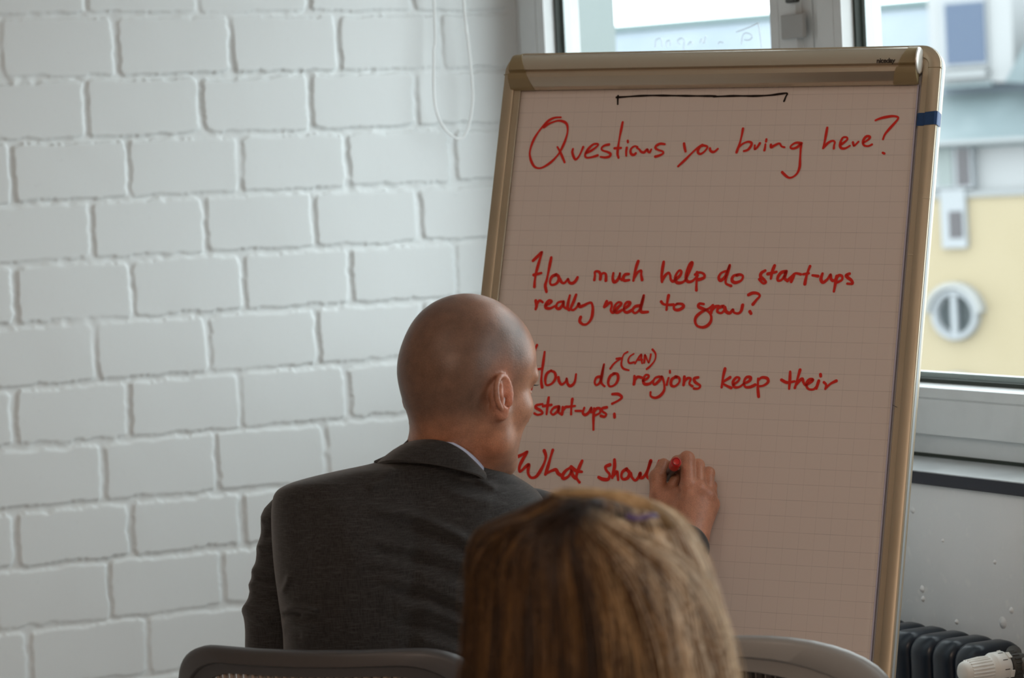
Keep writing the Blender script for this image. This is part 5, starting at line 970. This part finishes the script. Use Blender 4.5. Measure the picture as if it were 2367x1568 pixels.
# projecting pier of the neighbouring wall, seen through the left pane
pA, pB = at(1225, 60, 9.2), at(1422, 60, 9.2); d_ = RGT; o = MB()
o.fbox(V(pA[0], pA[1], 0), d_, FWD, UP, (0, 0, -9), ((pB-pA)@d_, .6, 9)); struct(o.build('wall_outside', 'pier_out'))
# house across the street
FA = -1.10; ex_ = V(math.cos(FA), math.sin(FA), 0); fn = V(math.sin(FA), -math.cos(FA), 0)    # facade direction and outward normal
FO = at(2200, 620, 40.0)
def fs(u, v, o=0.0):                                   # (along, height) on the facade plane pushed o towards us
    p = hit(u, v, FO+fn*o, fn)-FO; return p@ex_, p[2]
def fp(s_, z, o=0.0): return FO+ex_*s_+UP*z+fn*o
hs = tag(empty('apartment_building', (FO[0], FO[1], -9.0)), 'yellow house with pale roof and round windows across the street', 'building')
def fbox(m, s0, s1, z0, z1, o0, o1): return m.fbox(FO, ex_, UP, fn, (s0, z0, o0), (s1, z1, o1))
_, zy = fs(2260, 446); _, zg = fs(2260, 322); _, zg2 = fs(2260, 334)
fbox(MB(), -14, 16, -9-FO[2], zy, -6, 0).build('yellow_wall', 'facade', hs)
fbox(MB(), -14, 16, zy, zg2, -6, -.08).build('upper_wall', 'facade_white', hs)
fbox(MB(), -14, 16, zg2, zg, -6, .35).build('gutter', 'gutter', hs, bevel=.04)
fbox(MB(), -14, 16, zy-.05, zy+.03, -.1, .05).build('cornice', 'gutter', hs)
# roof slopes back from the gutter to the ridge
rn = (fn*.72+UP*.70); rn /= np.linalg.norm(rn); RP = fp(0, zg, .2)
def on_roof(u, v): p = hit(u, v, RP, rn)-FO; return p@ex_, p[2], p@fn
_, zr, orr = on_roof(2080, 20); _, zm, om = on_roof(2250, 215)
def slab(m, s0, s1, za, oa, zb_, ob, th=.15):
    a = [fp(s0, za, oa), fp(s1, za, oa), fp(s1, zb_, ob), fp(s0, zb_, ob)]; return m.add(a+[p-rn*th for p in a], [(0, 1, 2, 3), (7, 6, 5, 4), (0, 4, 5, 1), (1, 5, 6, 2), (2, 6, 7, 3), (3, 7, 4, 0)])
slab(MB(), -14, 16, zg, .2, zm, om).build('lower_roof', 'roof_low', hs); slab(MB(), -14, 2.2, zm, om, zr, orr).build('roof', 'roof', hs)
MB().tube([fp(-14, zr+.05, orr), fp(2.0, zr+.05, orr)], .055, 12).build('ridge', 'ridge', hs, smooth=True)
# dormer with a blue window, its cheek and hipped roof on the right
od = om+.25
s0, z0 = fs(2152, 200, od); s1, _ = fs(2345, 200, od); _, z1 = fs(2250, -60, od)
fbox(MB(), s0, s1, z0, z1, od-4, od).build('dormer', 'facade_white', hs)
a0, b0 = fs(2182, 158, od+.02); a1, b1 = fs(2280, -8, od+.02); m = fbox(MB(), a0, a1, b0, b1, od-.05, od+.06); dw = m.build('dormer_window', 'win_white', hs)
a0, b0 = fs(2190, 150, od+.06); a1, b1 = fs(2274, 3, od+.06); fbox(MB(), a0, a1, b0, b1, od, od+.075).build('window_pane', 'pane_blue', dw)
a0, b0 = fs(2172, 184, od+.1); a1, b1 = fs(2282, 158, od+.1); fbox(MB(), a0, a1, b0, b1, od, od+.16).build('window_sill', 'gutter', dw)
a0, b0 = fs(2178, 205, od+.1); a1, b1 = fs(2290, 188, od+.1); fbox(MB(), a0, a1, b0, b1, od, od+.08).build('lead_flashing', 'roof_low', hs)
p = [hit(*q, fp(0, 0, od+.3), fn) for q in ((2322, 190), (2375, 92), (2520, -40), (2520, 200))]
MB().add(p+[x-fn*1.0 for x in p], [(0, 1, 2, 3), (7, 6, 5, 4), (0, 4, 5, 1), (1, 5, 6, 2), (2, 6, 7, 3), (3, 7, 4, 0)]).build('hip_roof', 'roof_low', hs)
# windows of the upper white storey and of the yellow wall
def win(u0, v0, u1, v1, pu0, pv0, pu1, pv1, pm):
    a0, b0 = fs(u0, v1, .05); a1, b1 = fs(u1, v0, .05); w = fbox(MB(), a0, a1, b0, b1, -.1, .08).build('window', 'win_white', hs)
    a0, b0 = fs(pu0, pv1, .08); a1, b1 = fs(pu1, pv0, .08); fbox(MB(), a0, a1, b0, b1, 0, .09).build('window_pane', pm, w); return w
win(2150, 330, 2206, 438, 2168, 338, 2199, 432, 'pier_out'); win(2206, 330, 2246, 436, 2214, 336, 2239, 430, 'pane_dark')
win(2180, 437, 2231, 574, 2196, 488, 2224, 551, 'pane_dark')
def porthole(u, v, ru):
    a, b = fs(u, v, .05); a2, _ = fs(u+ru, v, .05); R = abs(a2-a); P = fp(a, b, 0)
    w = MB().lathe(P, fn, [(-.05, R), (.10, R), (.13, R*.97), (.14, R*.80), (.10, R*.74), (.02, R*.70), (.01, R*.2)], 40).build('round_window', 'win_white', hs, smooth=True)
    MB().lathe(P, fn, [(.012, R*.71), (.03, R*.71), (.031, R*.02)], 40).build('window_pane', 'pane_grey', w)
    m = MB(); m.fbox(P, ex_, UP, fn, (-R*.12, -R*.76, .02), (R*.12, R*.76, .12)); m.build('glazing_bar', 'win_white', w)
    m = MB(); n_ = 24; rr = []
    for k_ in range(n_+1):
        t = math.radians(4+172*k_/n_); rr.append([P+ex_*q*math.cos(t)+UP*q*math.sin(t)+fn*o_ for q, o_ in ((R*1.04, -.02), (R*1.04, .18), (R*1.24, .16), (R*1.24, -.02))])
    m.loft(rr); m.build('arch_moulding', 'arch', w)
porthole(2210, 727, 54); porthole(2213, 936, 55)
